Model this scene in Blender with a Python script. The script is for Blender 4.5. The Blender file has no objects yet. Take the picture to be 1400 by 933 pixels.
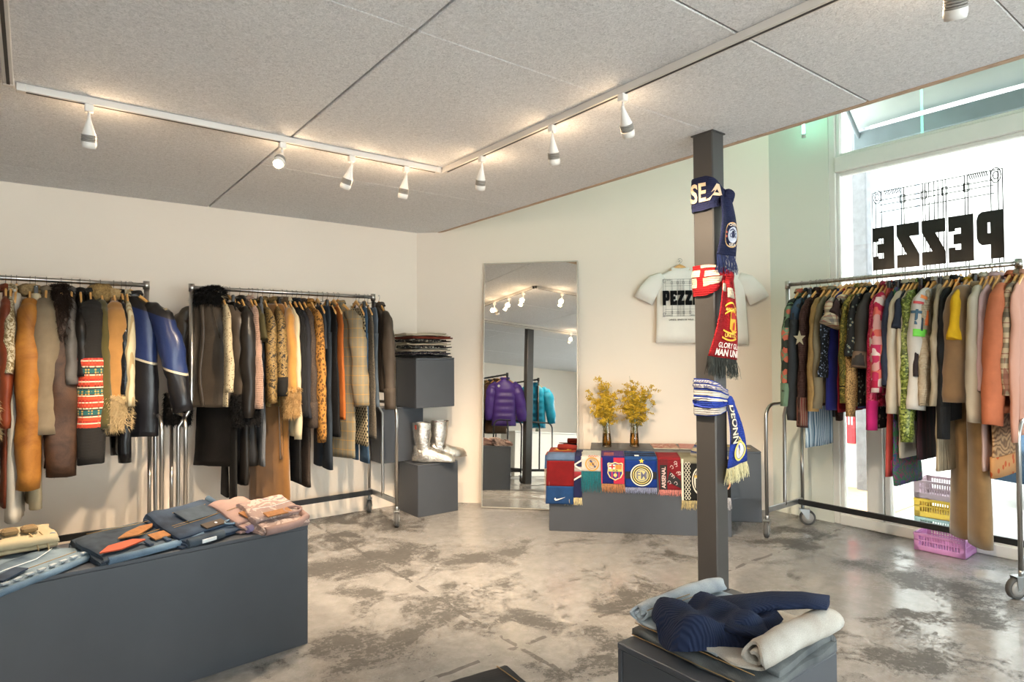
import bpy, math, random
from mathutils import Vector, Matrix, noise
from mathutils.geometry import tessellate_polygon
random.seed(7)
D = bpy.data; SC = bpy.context.scene; COL = SC.collection
PI = math.pi
def lin(h):
    h = h.lstrip('#'); o = []
    for i in (0, 2, 4):
        c = int(h[i:i+2], 16)/255; o.append(c/12.92 if c <= .04045 else ((c+.055)/1.055)**2.4)
    return o + [1.0]
# ------------------------------------------------------------------ camera
CAMH = 1.45
cam = D.cameras.new('camera'); cam.sensor_width = 36; cam.lens = 860.5/1400*36; cam.clip_start = .02
co = D.objects.new('camera', cam); COL.objects.link(co)
def cam_axes(yaw, pitch, roll):
    f = Vector((math.cos(yaw)*math.cos(pitch), math.sin(yaw)*math.cos(pitch), math.sin(pitch)))
    r = Vector((math.sin(yaw), -math.cos(yaw), 0)); u = r.cross(f)
    c, s = math.cos(roll), math.sin(roll)
    return c*r + s*u, -s*r + c*u, f
r_, u_, f_ = cam_axes(math.radians(52.62), math.radians(1.09), math.radians(-.354))
co.matrix_world = Matrix(((r_.x, u_.x, -f_.x, 0), (r_.y, u_.y, -f_.y, 0), (r_.z, u_.z, -f_.z, CAMH), (0, 0, 0, 1)))
SC.camera = co
# ------------------------------------------------------------------ world: bright overcast sky
w = D.worlds.new('overcast'); SC.world = w; w.use_nodes = True
wn = w.node_tree.nodes; wl = w.node_tree.links
bg = wn['Background']; tc = wn.new('ShaderNodeTexCoord'); mp = wn.new('ShaderNodeMapping'); nz = wn.new('ShaderNodeTexNoise')
nz.inputs['Scale'].default_value = 2.0; nz.inputs['Detail'].default_value = 5
rp = wn.new('ShaderNodeValToRGB'); rp.color_ramp.elements[0].color = (.86, .92, 1, 1); rp.color_ramp.elements[1].color = (1, 1, 1, 1)
wl.new(tc.outputs['Generated'], mp.inputs[0]); wl.new(mp.outputs[0], nz.inputs['Vector']); wl.new(nz.outputs['Fac'], rp.inputs[0]); wl.new(rp.outputs[0], bg.inputs[0])
bg.inputs[1].default_value = 4.2
# ------------------------------------------------------------------ exposure
vs = SC.view_settings; vs.view_transform = 'Standard'; vs.look = 'None'; vs.gamma = 1; vs.use_curve_mapping = False
vs.exposure = 1.5
SC.cycles.use_denoising = True
SC.cycles.max_bounces = 8; SC.cycles.diffuse_bounces = 4; SC.cycles.glossy_bounces = 4; SC.cycles.transmission_bounces = 6; SC.cycles.transparent_max_bounces = 10
SC.cycles.sample_clamp_indirect = 6
LAMP_W = 74.0     # each lit track spotlight
GLOW_W = .8       # what leaks out of a lamp's vents
# ------------------------------------------------------------------ materials
MATS = {}
class NT:
    def __init__(s, name):
        s.m = D.materials.new(name); s.m.use_nodes = True; s.t = s.m.node_tree; s.n = s.t.nodes; s.b = s.n['Principled BSDF']; s._oc = None
    def add(s, typ, **kw):
        x = s.n.new('ShaderNode'+typ)
        for k, v in kw.items():
            if k.startswith('i_'): x.inputs[k[2:].replace('_', ' ')].default_value = v
            else: setattr(x, k, v)
        return x
    def link(s, a, b): s.t.links.new(a, b)
    def oc(s):
        if not s._oc: s._oc = s.add('TexCoord').outputs['Object']
        return s._oc
    def val(s, op, a, b=None, c=None):
        x = s.add('Math', operation=op)
        for i, q in enumerate((a, b, c)):
            if q is None: continue
            if isinstance(q, (int, float)): x.inputs[i].default_value = q
            else: s.link(q, x.inputs[i])
        return x.outputs[0]
    def xyz(s, vec=None):
        x = s.add('SeparateXYZ'); s.link(vec or s.oc(), x.inputs[0]); return x.outputs
    def noise(s, scale, detail=3, rough=.55, vec=None, dist=0):
        x = s.add('TexNoise', i_Scale=scale, i_Detail=detail, i_Roughness=rough, i_Distortion=dist); s.link(vec or s.oc(), x.inputs['Vector']); return x.outputs['Fac']
    def ramp(s, fac, stops, const=False):
        x = s.add('ValToRGB'); e = x.color_ramp.elements
        if const: x.color_ramp.interpolation = 'CONSTANT'
        while len(e) > 1: e.remove(e[0])
        for i, (p, c) in enumerate(stops):
            q = e[0] if i == 0 else e.new(p)
            q.position = p; q.color = lin(c) if isinstance(c, str) else c
        s.link(fac, x.inputs[0]); return x.outputs['Color']
    def mix(s, fac, a, b, mode='MIX'):
        x = s.add('MixRGB', blend_type=mode)
        for i, q in enumerate((fac, a, b)):
            if isinstance(q, (int, float)): x.inputs[i].default_value = q
            elif isinstance(q, str): x.inputs[i].default_value = lin(q)
            else: s.link(q, x.inputs[i])
        return x.outputs[0]
    def bump(s, h, strength=.3, dist=.01):
        x = s.add('Bump', i_Strength=strength, i_Distance=dist); s.link(h, x.inputs['Height']); s.link(x.outputs[0], s.b.inputs['Normal'])
    def col(s, c):
        if isinstance(c, str): s.b.inputs['Base Color'].default_value = lin(c)
        else: s.link(c, s.b.inputs['Base Color'])
    def set(s, **k):
        for a, v in k.items(): s.b.inputs[a.replace('_', ' ')].default_value = v
    def scaled(s, v):
        x = s.add('Mapping'); s.link(s.oc(), x.inputs[0]); x.inputs['Scale'].default_value = v; return x.outputs[0]

def plain(name, c, rough=.6, metal=0, var=.12, nscale=8, bump=0, bscale=80, spec=.5):
    if name in MATS: return MATS[name]
    n = NT(name); base = lin(c)
    if var:
        lo = [x*(1-var) for x in base[:3]]+[1]; hi = [min(1, x*(1+var)) for x in base[:3]]+[1]
        n.col(n.ramp(n.noise(nscale, 4), [(.3, lo), (.7, hi)]))
    else: n.col(c)
    n.set(Roughness=rough, Metallic=metal); n.b.inputs['Specular IOR Level'].default_value = spec
    if bump: n.bump(n.noise(bscale, 3), bump, .004)
    MATS[name] = n.m; return n.m

def deeper(h, k=.70):
    def f(v): v = v*12.92 if v <= .0031308 else 1.055*v**(1/2.4)-.055; return '%02x' % max(0, min(255, round(v*255)))
    l = lin(h); k = k+(.95-k)*max(0, min(1, (min(l[:3])-.55)/.3)); return '#'+''.join(f(q*k) for q in l[:3])
def fab(name, pat, cols, rough=.85, sc=1.0, sheen=.0):
    """woven, knitted, leather or printed cloth; cols are hex colours"""
    if name in MATS: return MATS[name]
    n = NT(name); c = [deeper(q) for q in cols]; o = n.xyz(); X, Y, Z = o[0], o[1], o[2]
    XY = n.val('ADD', X, Y); base = None
    bumpf = n.noise(260, 2); bs = .25
    def shade(cc, amt=.25, s=7):
        v = n.noise(s*sc, 4, .6); l = lin(cc)
        return n.ramp(v, [(.28, [q*(1-amt) for q in l[:3]]+[1]), (.72, [min(1, q*(1+amt)) for q in l[:3]]+[1])])
    def lines(coord, freq, wdt, ph=0.):
        return n.val('LESS_THAN', n.val('FRACT', n.val('MULTIPLY_ADD', coord, freq, ph)), wdt)
    if pat == 'plain': base = shade(c[0], .18 if sum(lin(c[0])[:3]) < .9 else .06, 7 if sum(lin(c[0])[:3]) < .9 else 3)
    elif pat == 'denim':
        base = n.ramp(n.noise(4*sc, 3, .6), [(.32, c[0]), (.62, c[1])]); t = n.val('ADD', n.val('MULTIPLY', XY, 900), n.val('MULTIPLY', Z, 900))
        base = n.mix(.12, base, n.ramp(n.noise(420, 1), [(.3, '#101820'), (.7, '#ffffff')]), 'OVERLAY'); bumpf = n.val('SINE', t); bs = .1
    elif pat == 'leather':
        base = n.ramp(n.noise(6*sc, 5, .65, dist=.6), [(.3, c[0]), (.65, c[1])]); v = n.add('TexVoronoi', i_Scale=190); n.link(n.oc(), v.inputs['Vector']); bumpf = v.outputs['Distance']; bs = .15
    elif pat == 'knit':
        base = shade(c[0], .2); bumpf = n.val('ADD', n.val('SINE', n.val('MULTIPLY', n.val('ADD', X, Y), 520*sc)), n.val('SINE', n.val('MULTIPLY', Z, 420*sc))); bs = .45
    elif pat == 'rib':
        base = shade(c[0], .2); bumpf = n.val('SINE', n.val('MULTIPLY', XY, 380*sc)); bs = .6
    elif pat == 'ribx':
        base = shade(c[0], .25); bumpf = n.val('SINE', n.val('MULTIPLY', n.val('ADD', n.val('MULTIPLY', X, .55), Y), 900*sc)); bs = .5
    elif pat == 'cord':
        base = shade(c[0], .3); bumpf = n.val('SINE', n.val('MULTIPLY', XY, 700)); bs = .3
    elif pat == 'check':   # ground, wide line, narrow line, accent
        a = lines(XY, 11*sc, .34); b = lines(Z, 11*sc, .34); base = n.mix(n.val('MULTIPLY', a, .55), shade(c[0], .1), c[1]); base = n.mix(n.val('MULTIPLY', b, .55), base, c[1])
        base = n.mix(n.val('MULTIPLY', lines(XY, 11*sc, .07, .4), .8), base, c[2]); base = n.mix(n.val('MULTIPLY', lines(Z, 11*sc, .07, .4), .8), base, c[2])
    elif pat == 'plaid':   # cloth with thin window pane lines
        base = shade(c[0], .14); base = n.mix(n.val('MULTIPLY', lines(XY, 17*sc, .09), .7), base, c[1]); base = n.mix(n.val('MULTIPLY', lines(Z, 13*sc, .08), .7), base, c[1])
        base = n.mix(n.val('MULTIPLY', lines(XY, 17*sc, .1, .5), .45), base, c[2])
    elif pat == 'hound':
        a = lines(n.val('ADD', XY, Z), 24*sc, .5); b = lines(n.val('SUBTRACT', XY, Z), 24*sc, .5); m = n.val('MULTIPLY', a, b); m2 = n.val('ADD', m, n.val('MULTIPLY', lines(Z, 48*sc, .5), n.val('MULTIPLY', n.val('ABSOLUTE', n.val('SUBTRACT', a, b)), .55)))
        base = n.mix(n.val('MINIMUM', m2, 1.), c[0], c[1])
    elif pat == 'leopard':
        v = n.add('TexVoronoi', i_Scale=46*sc, i_Randomness=.9); n.link(n.scaled((1, 1, .8)), v.inputs['Vector'])
        d = n.val('ADD', v.outputs['Distance'], n.val('MULTIPLY', n.noise(60*sc, 2), .25))
        base = n.ramp(d, [(0, c[1]), (.3, c[2]), (.36, c[2]), (.4, c[2]), (.58, c[0])], True)
        base = n.mix(.25, base, shade(c[0], .3))
    elif pat == 'blotch':  # camouflage, paisley-like prints: noise bands of several colours
        f = n.noise(14*sc, 3, .6, dist=1.4); k = len(c); base = n.ramp(f, [(.24+.52*i/k if i else 0, q) for i, q in enumerate(c)], True)
    elif pat == 'swirl':
        w_ = n.add('TexWave', i_Scale=9*sc, i_Distortion=14, i_Detail=2, wave_type='RINGS'); n.link(n.oc(), w_.inputs['Vector']); base = n.ramp(w_.outputs['Fac'], [(0, c[0]), (.45, c[1]), (.75, c[2])]); rough = min(rough, .45)
    elif pat == 'stripe':  # vertical stripes
        base = shade(c[0], .1); base = n.mix(lines(XY, 26*sc, .4), base, c[1])
        if len(c) > 2: base = n.mix(lines(XY, 26*sc, .12, .3), base, c[2])
    elif pat == 'hstripe':
        k = len(c); base = n.ramp(n.val('FRACT', n.val('MULTIPLY', Z, 6*sc)), [(i/k, q) for i, q in enumerate(c)], True)
    elif pat == 'argyle':
        u = n.val('ABSOLUTE', n.val('SUBTRACT', n.val('FRACT', n.val('MULTIPLY', XY, 8*sc)), .5)); v = n.val('ABSOLUTE', n.val('SUBTRACT', n.val('FRACT', n.val('MULTIPLY', Z, 6*sc)), .5))
        m = n.val('LESS_THAN', n.val('ADD', u, v), .36); q = n.val('LESS_THAN', n.val('ABSOLUTE', n.val('SUBTRACT', u, v)), .05)
        base = n.mix(m, n.mix(lines(Z, 6*sc, .5, .25), c[0], c[2]), c[1]); base = n.mix(q, base, c[0])
    elif pat == 'sequin':
        v = n.add('TexVoronoi', i_Scale=120*sc); n.link(n.oc(), v.inputs['Vector']); g = n.add('RGBToBW'); n.link(v.outputs['Color'], g.inputs[0])
        base = n.ramp(g.outputs[0], [(.2, c[0]), (.5, c[1]), (.85, c[2])]); bumpf = g.outputs[0]; bs = .8; rough = .35
    elif pat == 'tweed': base = n.ramp(n.noise(150*sc, 3, .8), [(.38, c[0]), (.5, c[1]), (.62, c[-1])])
    elif pat == 'dots':
        v = n.add('TexVoronoi', i_Scale=18*sc, i_Randomness=.9); n.link(n.oc(), v.inputs['Vector']); base = n.mix(n.val('LESS_THAN', v.outputs['Distance'], .3), c[0], c[1])
        if len(c) > 2: base = n.mix(n.val('LESS_THAN', v.outputs['Distance'], .13), base, c[2])
    elif pat == 'fleece': base = n.ramp(n.noise(70*sc, 4, .7), [(.3, c[0]), (.7, c[1])]); bumpf = n.noise(70*sc, 4, .7); bs = 1.0
    elif pat == 'blocks':
        v = n.add('TexVoronoi', i_Scale=16*sc, i_Randomness=.5, distance='CHEBYCHEV'); n.link(n.oc(), v.inputs['Vector']); g = n.add('RGBToBW'); n.link(v.outputs['Color'], g.inputs[0])
        k = len(c); base = n.ramp(g.outputs[0], [(.15+.7*i/k if i else 0, q) for i, q in enumerate(c)], True)
    n.col(base); n.set(Roughness=rough); n.b.inputs['Specular IOR Level'].default_value = .3
    if sheen: n.b.inputs['Sheen Weight'].default_value = sheen
    n.bump(bumpf, bs, .003); MATS[name] = n.m; return n.m

def emis(name, c, s):
    n = NT(name); n.col(c); n.b.inputs['Emission Color'].default_value = lin(c); n.b.inputs['Emission Strength'].default_value = s; MATS[name] = n.m; return n.m
def glassy(name, tint='#ffffff', gloss=.08, rough=.0):
    n = NT(name); tr = n.add('BsdfTransparent'); gl = n.add('BsdfGlossy'); gl.inputs['Roughness'].default_value = rough
    tr.inputs[0].default_value = lin(tint); lw = n.add('LayerWeight'); lw.inputs[0].default_value = .25; mx = n.add('MixShader')
    n.link(n.val('MULTIPLY_ADD', lw.outputs['Fresnel'], .8, gloss), mx.inputs[0]); n.link(tr.outputs[0], mx.inputs[1]); n.link(gl.outputs[0], mx.inputs[2])
    n.link(mx.outputs[0], n.n['Material Output'].inputs[0]); MATS[name] = n.m; return n.m
# ------------------------------------------------------------------ mesh helpers
class MB:
    def __init__(s): s.v = []; s.f = []; s.sm = []
    def add(s, vs, fs, smooth=False, M=None):
        k = len(s.v); s.v += [tuple(M @ Vector(p)) if M else tuple(p) for p in vs]; s.f += [tuple(i+k for i in f) for f in fs]; s.sm += [smooth]*len(fs); return s
    def box(s, a, b, M=None):
        (x0, y0, z0), (x1, y1, z1) = a, b
        return s.add([(x0, y0, z0), (x1, y0, z0), (x1, y1, z0), (x0, y1, z0), (x0, y0, z1), (x1, y0, z1), (x1, y1, z1), (x0, y1, z1)],
                     [(3, 2, 1, 0), (4, 5, 6, 7), (0, 1, 5, 4), (1, 2, 6, 5), (2, 3, 7, 6), (3, 0, 4, 7)], False, M)
    def cbox(s, a, b, c=.004, M=None):
        """box with chamfered edges"""
        (x0, y0, z0), (x1, y1, z1) = a, b; vs = []; R = []
        def ring(z, i): return [(x0+c+i, y0+i, z), (x1-c-i, y0+i, z), (x1-i, y0+c+i, z), (x1-i, y1-c-i, z), (x1-c-i, y1-i, z), (x0+c+i, y1-i, z), (x0+i, y1-c-i, z), (x0+i, y0+c+i, z)]
        return s.loft([ring(z0, c), ring(z0+c, 0), ring(z1-c, 0), ring(z1, c)], True, False, M)
    def loft(s, rings, caps=True, smooth=True, M=None, closed=True):
        n = len(rings[0]); vs = [p for r in rings for p in r]; fs = []
        for i in range(len(rings)-1):
            for j in range(n if closed else n-1):
                a = i*n+j; b = i*n+(j+1) % n; fs.append((a, b, b+n, a+n))
        k = len(s.f); s.add(vs, fs, smooth, M)
        if caps and closed:
            o = len(s.v)-len(vs); m = (len(rings)-1)*n
            s.f.append(tuple(o+j for j in reversed(range(n)))); s.f.append(tuple(o+m+j for j in range(n))); s.sm += [False, False]
        return s
    def tube(s, path, r, n=8, caps=True, M=None, up=None):
        P = [Vector(p) for p in path]; rings = []; ref = Vector(up) if up else None
        rr = r if isinstance(r, (list, tuple)) else [r]*len(P); prev = None
        for i, p in enumerate(P):
            t = (P[min(i+1, len(P)-1)]-P[max(i-1, 0)]).normalized()
            if prev is None:
                q = ref or (Vector((0, 0, 1)) if abs(t.z) < .9 else Vector((1, 0, 0))); a = (q - t*q.dot(t)).normalized()
            else: a = (prev - t*prev.dot(t)).normalized()
            prev = a; b = t.cross(a); R = rr[i]; ra, rb = (R if isinstance(R, (list, tuple)) else (R, R))
            rings.append([tuple(p + a*math.cos(2*PI*j/n)*ra + b*math.sin(2*PI*j/n)*rb) for j in range(n)])
        return s.loft(rings, caps, True, M)
    def lathe(s, prof, n=16, M=None, caps=True):
        return s.loft([[(r*math.cos(2*PI*j/n), r*math.sin(2*PI*j/n), z) for j in range(n)] for r, z in prof], caps, True, M)
    def cyl(s, p, q, r, n=10, M=None): return s.tube([p, q], r, n, True, M)
    def grid(s, fn, nu, nv, thick=0, M=None, smooth=True):
        """sheet fn(u,v)->point; with thickness it gets a back and edges"""
        g = [[Vector(fn(i/nu, j/nv)) for j in range(nv+1)] for i in range(nu+1)]; W = nv+1
        vs = [tuple(p) for r in g for p in r]; fs = [(i*W+j, i*W+j+1, (i+1)*W+j+1, (i+1)*W+j) for i in range(nu) for j in range(nv)]
        if thick:
            nb = []
            for i in range(nu+1):
                for j in range(nv+1):
                    du = g[min(i+1, nu)][j]-g[max(i-1, 0)][j]; dv = g[i][min(j+1, nv)]-g[i][max(j-1, 0)]
                    nb.append(tuple(g[i][j] + du.cross(dv).normalized()*thick))
            N = len(vs); vs += nb; fs += [tuple(N+q for q in reversed(f)) for f in list(fs)]
            bd = [(i, 0) for i in range(nu+1)] + [(nu, j) for j in range(1, nv+1)] + [(i, nv) for i in range(nu-1, -1, -1)] + [(0, j) for j in range(nv-1, 0, -1)]
            for k in range(len(bd)):
                a = bd[k]; b = bd[(k+1) % len(bd)]; ia = a[0]*W+a[1]; ib = b[0]*W+b[1]; fs.append((ia, ib, ib+N, ia+N))
        return s.add(vs, fs, smooth, M)
    def poly(s, outline, M=None, z=0, holes=(), depth=0):
        loops = [[Vector((p[0], p[1], 0)) for p in outline]] + [[Vector((p[0], p[1], 0)) for p in h] for h in holes]
        tri = tessellate_polygon(loops); pts = [q for l in loops for q in l]; out = []
        for t in tri:
            a, b, c = (pts[i] for i in t); out.append(t if (b-a).cross(c-a).z > 0 else (t[0], t[2], t[1]))
        s.add([(q.x, q.y, z) for q in pts], out, False, M)
        if depth:
            k = 0
            for l in loops:
                m = len(l); s.add([(q.x, q.y, z) for q in l]+[(q.x, q.y, z-depth) for q in l], [(j, j+m, (j+1) % m+m, (j+1) % m) for j in range(m)], False, M)
            s.add([(q.x, q.y, z-depth) for q in pts], [tuple(reversed(t)) for t in out], False, M)
        return s
    def disc(s, c, r, z=0, M=None, n=28, r2=None, ry=None):
        ry = ry or r; o = [(c[0]+r*math.cos(2*PI*j/n), c[1]+ry*math.sin(2*PI*j/n)) for j in range(n)]
        h = [[(c[0]+r2*math.cos(2*PI*j/n), c[1]+r2*ry/r*math.sin(2*PI*j/n)) for j in range(n)]] if r2 else ()
        return s.poly(o, M, z, h)
    def rect(s, x0, y0, x1, y1, z=0, M=None): return s.poly([(x0, y0), (x1, y0), (x1, y1), (x0, y1)], M, z)
    def stroke(s, pts, wd, z=0, M=None):
        for a, b in zip(pts[:-1], pts[1:]):
            a = Vector(a); b = Vector(b); d = (b-a)
            if d.length < 1e-6: continue
            d.normalize(); nn = Vector((-d.y, d.x))*wd/2; a2 = a-d*wd*.3; b2 = b+d*wd*.3
            s.poly([a2+nn*-1, b2-nn, b2+nn, a2+nn], M, z)
        return s
    def wrinkle(s, amp, freq, zf=.35, seed=0., start=0, ky=1.):
        for i in range(start, len(s.v)):
            x, y, z = s.v[i]; q = Vector((x*freq+seed, y*freq+seed*1.7, z*freq*zf+seed*.3))
            d = noise.noise_vector(q)*amp; s.v[i] = (x+d.x, y+d.y*ky, z+d.z*.4)
        return s
    def mesh(s, name):
        me = D.meshes.new(name); me.from_pydata(s.v, [], s.f); me.polygons.foreach_set('use_smooth', s.sm); me.validate(); me.update(); return me
    def build(s, name, mat, parent=None, **k):
        return obj(name, s.mesh(name), mat, parent, **k)
def obj(name, me, mat, parent=None, label=None, kind=None):
    o = D.objects.new(name, me); COL.objects.link(o)
    if mat is not None and not me.materials: me.materials.append(mat)
    if parent: o.parent = parent
    if label: o['label'] = label
    if kind: o['kind'] = kind
    return o
def thing(name, label, cat, loc=(0, 0, 0), rz=0, group=None, M=None):
    o = D.objects.new(name, None); COL.objects.link(o); o.empty_display_size = .1
    if M: o.matrix_world = M
    else: o.location = loc; o.rotation_euler = (0, 0, rz)
    o['label'] = label; o['category'] = cat
    if group: o['group'] = group
    return o
def tag(o, label, cat, group=None):
    o['label'] = label; o['category'] = cat
    if group: o['group'] = group
    return o
def struct(name, mb, mat, parent=None):
    o = mb.build(name, mat, parent)
    if not parent: o['kind'] = 'structure'
    return o
def copy_tree(o, parent=None):
    c = o.copy(); COL.objects.link(c)
    if parent: c.parent = parent
    for ch in list(o.children): copy_tree(ch, c)
    return c
def frame(origin, x, y):
    """matrix whose local x,y axes are the given world vectors (z = x cross y)"""
    x = Vector(x).normalized(); y = Vector(y).normalized(); z = x.cross(y).normalized(); y = z.cross(x); o = Vector(origin)
    return Matrix(((x.x, y.x, z.x, o.x), (x.y, y.y, z.y, o.y), (x.z, y.z, z.z, o.z), (0, 0, 0, 1)))
_txt = {}
def text_geo(body, bold=0.):
    """built-in letterforms as triangles, height of capitals = 1, starting at x = 0"""
    k = (body, bold)
    if k in _txt: return _txt[k]
    cu = D.curves.new('lettering_curve', 'FONT'); cu.body = body; cu.size = 1.37; cu.offset = bold; cu.resolution_u = 3
    o = D.objects.new('lettering_curve', cu); COL.objects.link(o); dg = bpy.context.evaluated_depsgraph_get(); me = D.meshes.new_from_object(o.evaluated_get(dg))
    vs = [tuple(v.co) for v in me.vertices]; fs = [tuple(p.vertices) for p in me.polygons]
    D.objects.remove(o); D.meshes.remove(me); D.curves.remove(cu); x0 = min(v[0] for v in vs); x1 = max(v[0] for v in vs)
    _txt[k] = ([(v[0]-x0, v[1], 0) for v in vs], fs, x1-x0); return _txt[k]
def text(mb, body, x, y, h, width=None, bold=.03, M=None, z=0, fn=None):
    vs, fs, wd = text_geo(body, bold); sx = width/wd if width else h
    pts = [(x+v[0]*sx, y+v[1]*h, z) for v in vs]
    if fn: pts = [fn(*p) for p in pts]
    mb.add(pts, fs, False, M); return mb
GL = {'E': [([(0, 0), (1, 0), (1, .33), (.72, .33), (.72, .27), (.5, .27), (.5, .39), (.8, .39), (.8, .61), (.5, .61), (.5, .73), (.72, .73), (.72, .67), (1, .67), (1, 1), (0, 1)], [])],
      'Z': [([(0, 0), (1, 0), (1, .3), (.56, .3), (1, .74), (1, 1), (0, 1), (0, .7), (.42, .7), (0, .27)], [])],
      'P': [([(0, 0), (.48, 0), (.48, .3), (.8, .3), (.93, .36), (1, .47), (1, .84), (.93, .95), (.8, 1), (0, 1)], [[(.48, .54), (.48, .76), (.58, .76), (.58, .54)]])]}
def pezze(mb, x, y, wd, h, M=None, z=0, gap=.02):
    lw = (wd-4*gap*wd)/5
    for i, ch in enumerate('PEZZE'):
        for o, hs in GL[ch]:
            T = lambda p: (x+i*(lw+gap*wd)+p[0]*lw, y+p[1]*h)
            mb.poly([T(p) for p in o], M, z, [[T(p) for p in hh] for hh in hs])
def gate_art(mb, x, y, wd, h, lw, M=None, z=0):
    """line drawing of a wrought iron gate: rails, uprights, corner scrolls"""
    S = lambda pts: mb.stroke([(x+p[0]*wd, y+p[1]*h) for p in pts], lw, z, M)
    for a in (.0, .03, .97, 1.): S([(a, 0), (a, .97)])
    for b in (.03, .97): S([(.0, b), (1, b)])
    for b in (.1, .14, .2, .80, .86, .9): S([(.06, b), (.94, b)])
    for a in (.08, .24, .262, .40, .422, .46, .49, .53, .56, .578, .73, .752, .92): S([(a, .02), (a, .97)])
    for a in (.25, .41, .57, .741):
        for b in (.88, .12): S([(a-.02, b-.03), (a+.02, b-.03), (a+.02, b+.03), (a-.02, b+.03), (a-.02, b-.03)])
    for a in (.045, .955):
        for b in (.93, .07):
            for rr in (.035, .018): S([(a+rr*math.cos(t*PI/6), b+rr*1.6*math.sin(t*PI/6)) for t in range(13)])
    for b in (.955, .045):
        for k in range(9):
            for a0 in (.1, .76): S([(a0+k*.015, b-.02), (a0+.012+k*.015, b+.02)])
# ================================================================== SETTING
H = 2.64; YA = 5.49; XE = 3.17; XC = 5.39; XR = -4.65; YF = -3.9; HV = 4.35
AB = Vector((3.017, YA, 0)); BC = Vector((5.36, 3.17, 0))
def wallmat(name, c):
    n = NT(name); n.col(n.ramp(n.noise(1.3, 4), [(.3, [x*.97 for x in lin(c)[:3]]+[1]), (.7, c)])); n.set(Roughness=.75); n.bump(n.noise(90, 3), .08, .003); return n.m
M_wall = wallmat('wall_paint', '#ecdfd0'); M_white = plain('white_frame_paint', '#e9e9e4', .4, var=.02); M_plaster = wallmat('upper_paint', '#e4e8de')
# worn painted concrete floor
n = NT('worn_concrete'); o = n.xyz()
big = n.noise(.75, 6, .62); mid = n.noise(2.6, 8, .68, dist=.5); fine = n.noise(38, 9, .82)
mk = n.val('ADD', n.val('ADD', n.val('MULTIPLY', big, .55), n.val('MULTIPLY', mid, .55)), n.val('MULTIPLY', fine, .42))
wear = n.ramp(mk, [(.766, (0, 0, 0, 1)), (.812, (.9, .9, .9, 1))])
base = n.ramp(n.noise(3, 5), [(.3, '#7c7977'), (.7, '#93908e')]); base = n.mix(.5, base, n.ramp(n.noise(14, 6, .7), [(.35, '#73716e'), (.65, '#9a9795')]))
dark = n.ramp(n.noise(30, 5, .7), [(.3, '#353331'), (.7, '#514e4b')])
speck = n.ramp(n.noise(70, 2, .8), [(.70, (0, 0, 0, 1)), (.74, (.7, .7, .7, 1))]); base = n.mix(speck, base, '#4a4745')
def seam(coord, at, wd):
    d = n.val('ABSOLUTE', n.val('SUBTRACT', n.val('ADD', coord, n.val('MULTIPLY', n.noise(5, 3), .05)), at)); return n.val('MULTIPLY', n.val('LESS_THAN', d, wd), n.val('GREATER_THAN', n.noise(7, 3), .47))
sm = n.val('MAXIMUM', seam(o[0], 1.95, .014), seam(o[1], 2.5, .014)); base = n.mix(n.val('MULTIPLY', sm, .7), base, dark)
n.col(n.mix(wear, base, dark)); rr = n.add('MapRange'); n.link(wear, rr.inputs[0]); rr.inputs[3].default_value = .13; rr.inputs[4].default_value = .55
rr2 = n.val('ADD', rr.outputs[0], n.val('MULTIPLY', n.noise(9, 4), .14)); n.link(rr2, n.b.inputs['Roughness']); n.bump(n.val('SUBTRACT', n.noise(40, 4), n.val('MULTIPLY', mk, .4)), .08, .004)
M_floor = n.m
fl = MB().poly([(XR, YF), (XC+.02, YF), (XC+.02, BC.y+.1), (AB.x+.05, YA+.05), (XR, YA+.05)], None, 0, (), .12); struct('floor', fl, M_floor)
# ceiling: slab with rough boards below it, dark open joints
n = NT('textured_ceiling_board'); b1 = n.noise(70, 4, .6, dist=1.5); b2 = n.noise(1.1, 3)
c = n.ramp(b1, [(.33, '#c6c5c6'), (.62, '#ebeaeb')]); n.col(n.mix(.12, c, n.ramp(b2, [(.35, '#d2cecc'), (.65, '#eceaea')]))); n.set(Roughness=.95); n.bump(b1, .55, .012); M_ceil = n.m
M_gap = plain('dark_joint', '#2a2523', .9)
sl = MB(); sl.box((XR, YF, H+.035), (XE-.004, YA+.02, H+.22)); sl.poly([(XE-.004, YF), (XE-.004, YA-.16), (AB.x, YA)], None, H+.03)
ceil = struct('ceiling', sl, M_gap)
def bd(x0, x1, y0, y1, g=(.006, .006, .006, .006)):
    m = MB().cbox((x0+g[0], y0+g[2], H), (x1-g[1], y1-g[3], H+.034), .004); return m.build('ceiling_panel', M_ceil, ceil)
xs = [XR, -2.95, -.912, 1.126, XE]
for i in range(4):
    ys = [YF, -2.4, -.07, .68, 1.335, 2.03, 4.06, YA] if i == 3 else [YF, -2.0, .01, 2.03, 5.0, YA]
    for a, b in zip(ys[:-1], ys[1:]):
        gx = .0055; thin = .0012
        bd(xs[i], xs[i+1], a, b, (gx, 0 if i == 3 else gx, .0035 if a in (1.335,) else thin, .0035 if b in (1.335,) else thin))
# edge strip of the ceiling towards the tall window bay, with a timber lath
M_lath = plain('timber_lath', '#c0a48c', .8)
struct('trim_1', MB().box((XE, YF, H-.004), (XE+.03, YA-.13, H+.05)), M_lath)
struct('wall_upper', MB().box((XE-.12, YF, H+.22), (XE, YA, HV)), M_plaster)
struct('trim_2', MB().box((XE, YF, H+.05), (XE+.03, YA-.13, HV)), M_plaster)
struct('ceiling_upper', MB().box((XE-.12, YF, HV), (XC+.15, YA, HV+.1)), M_plaster)
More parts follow.
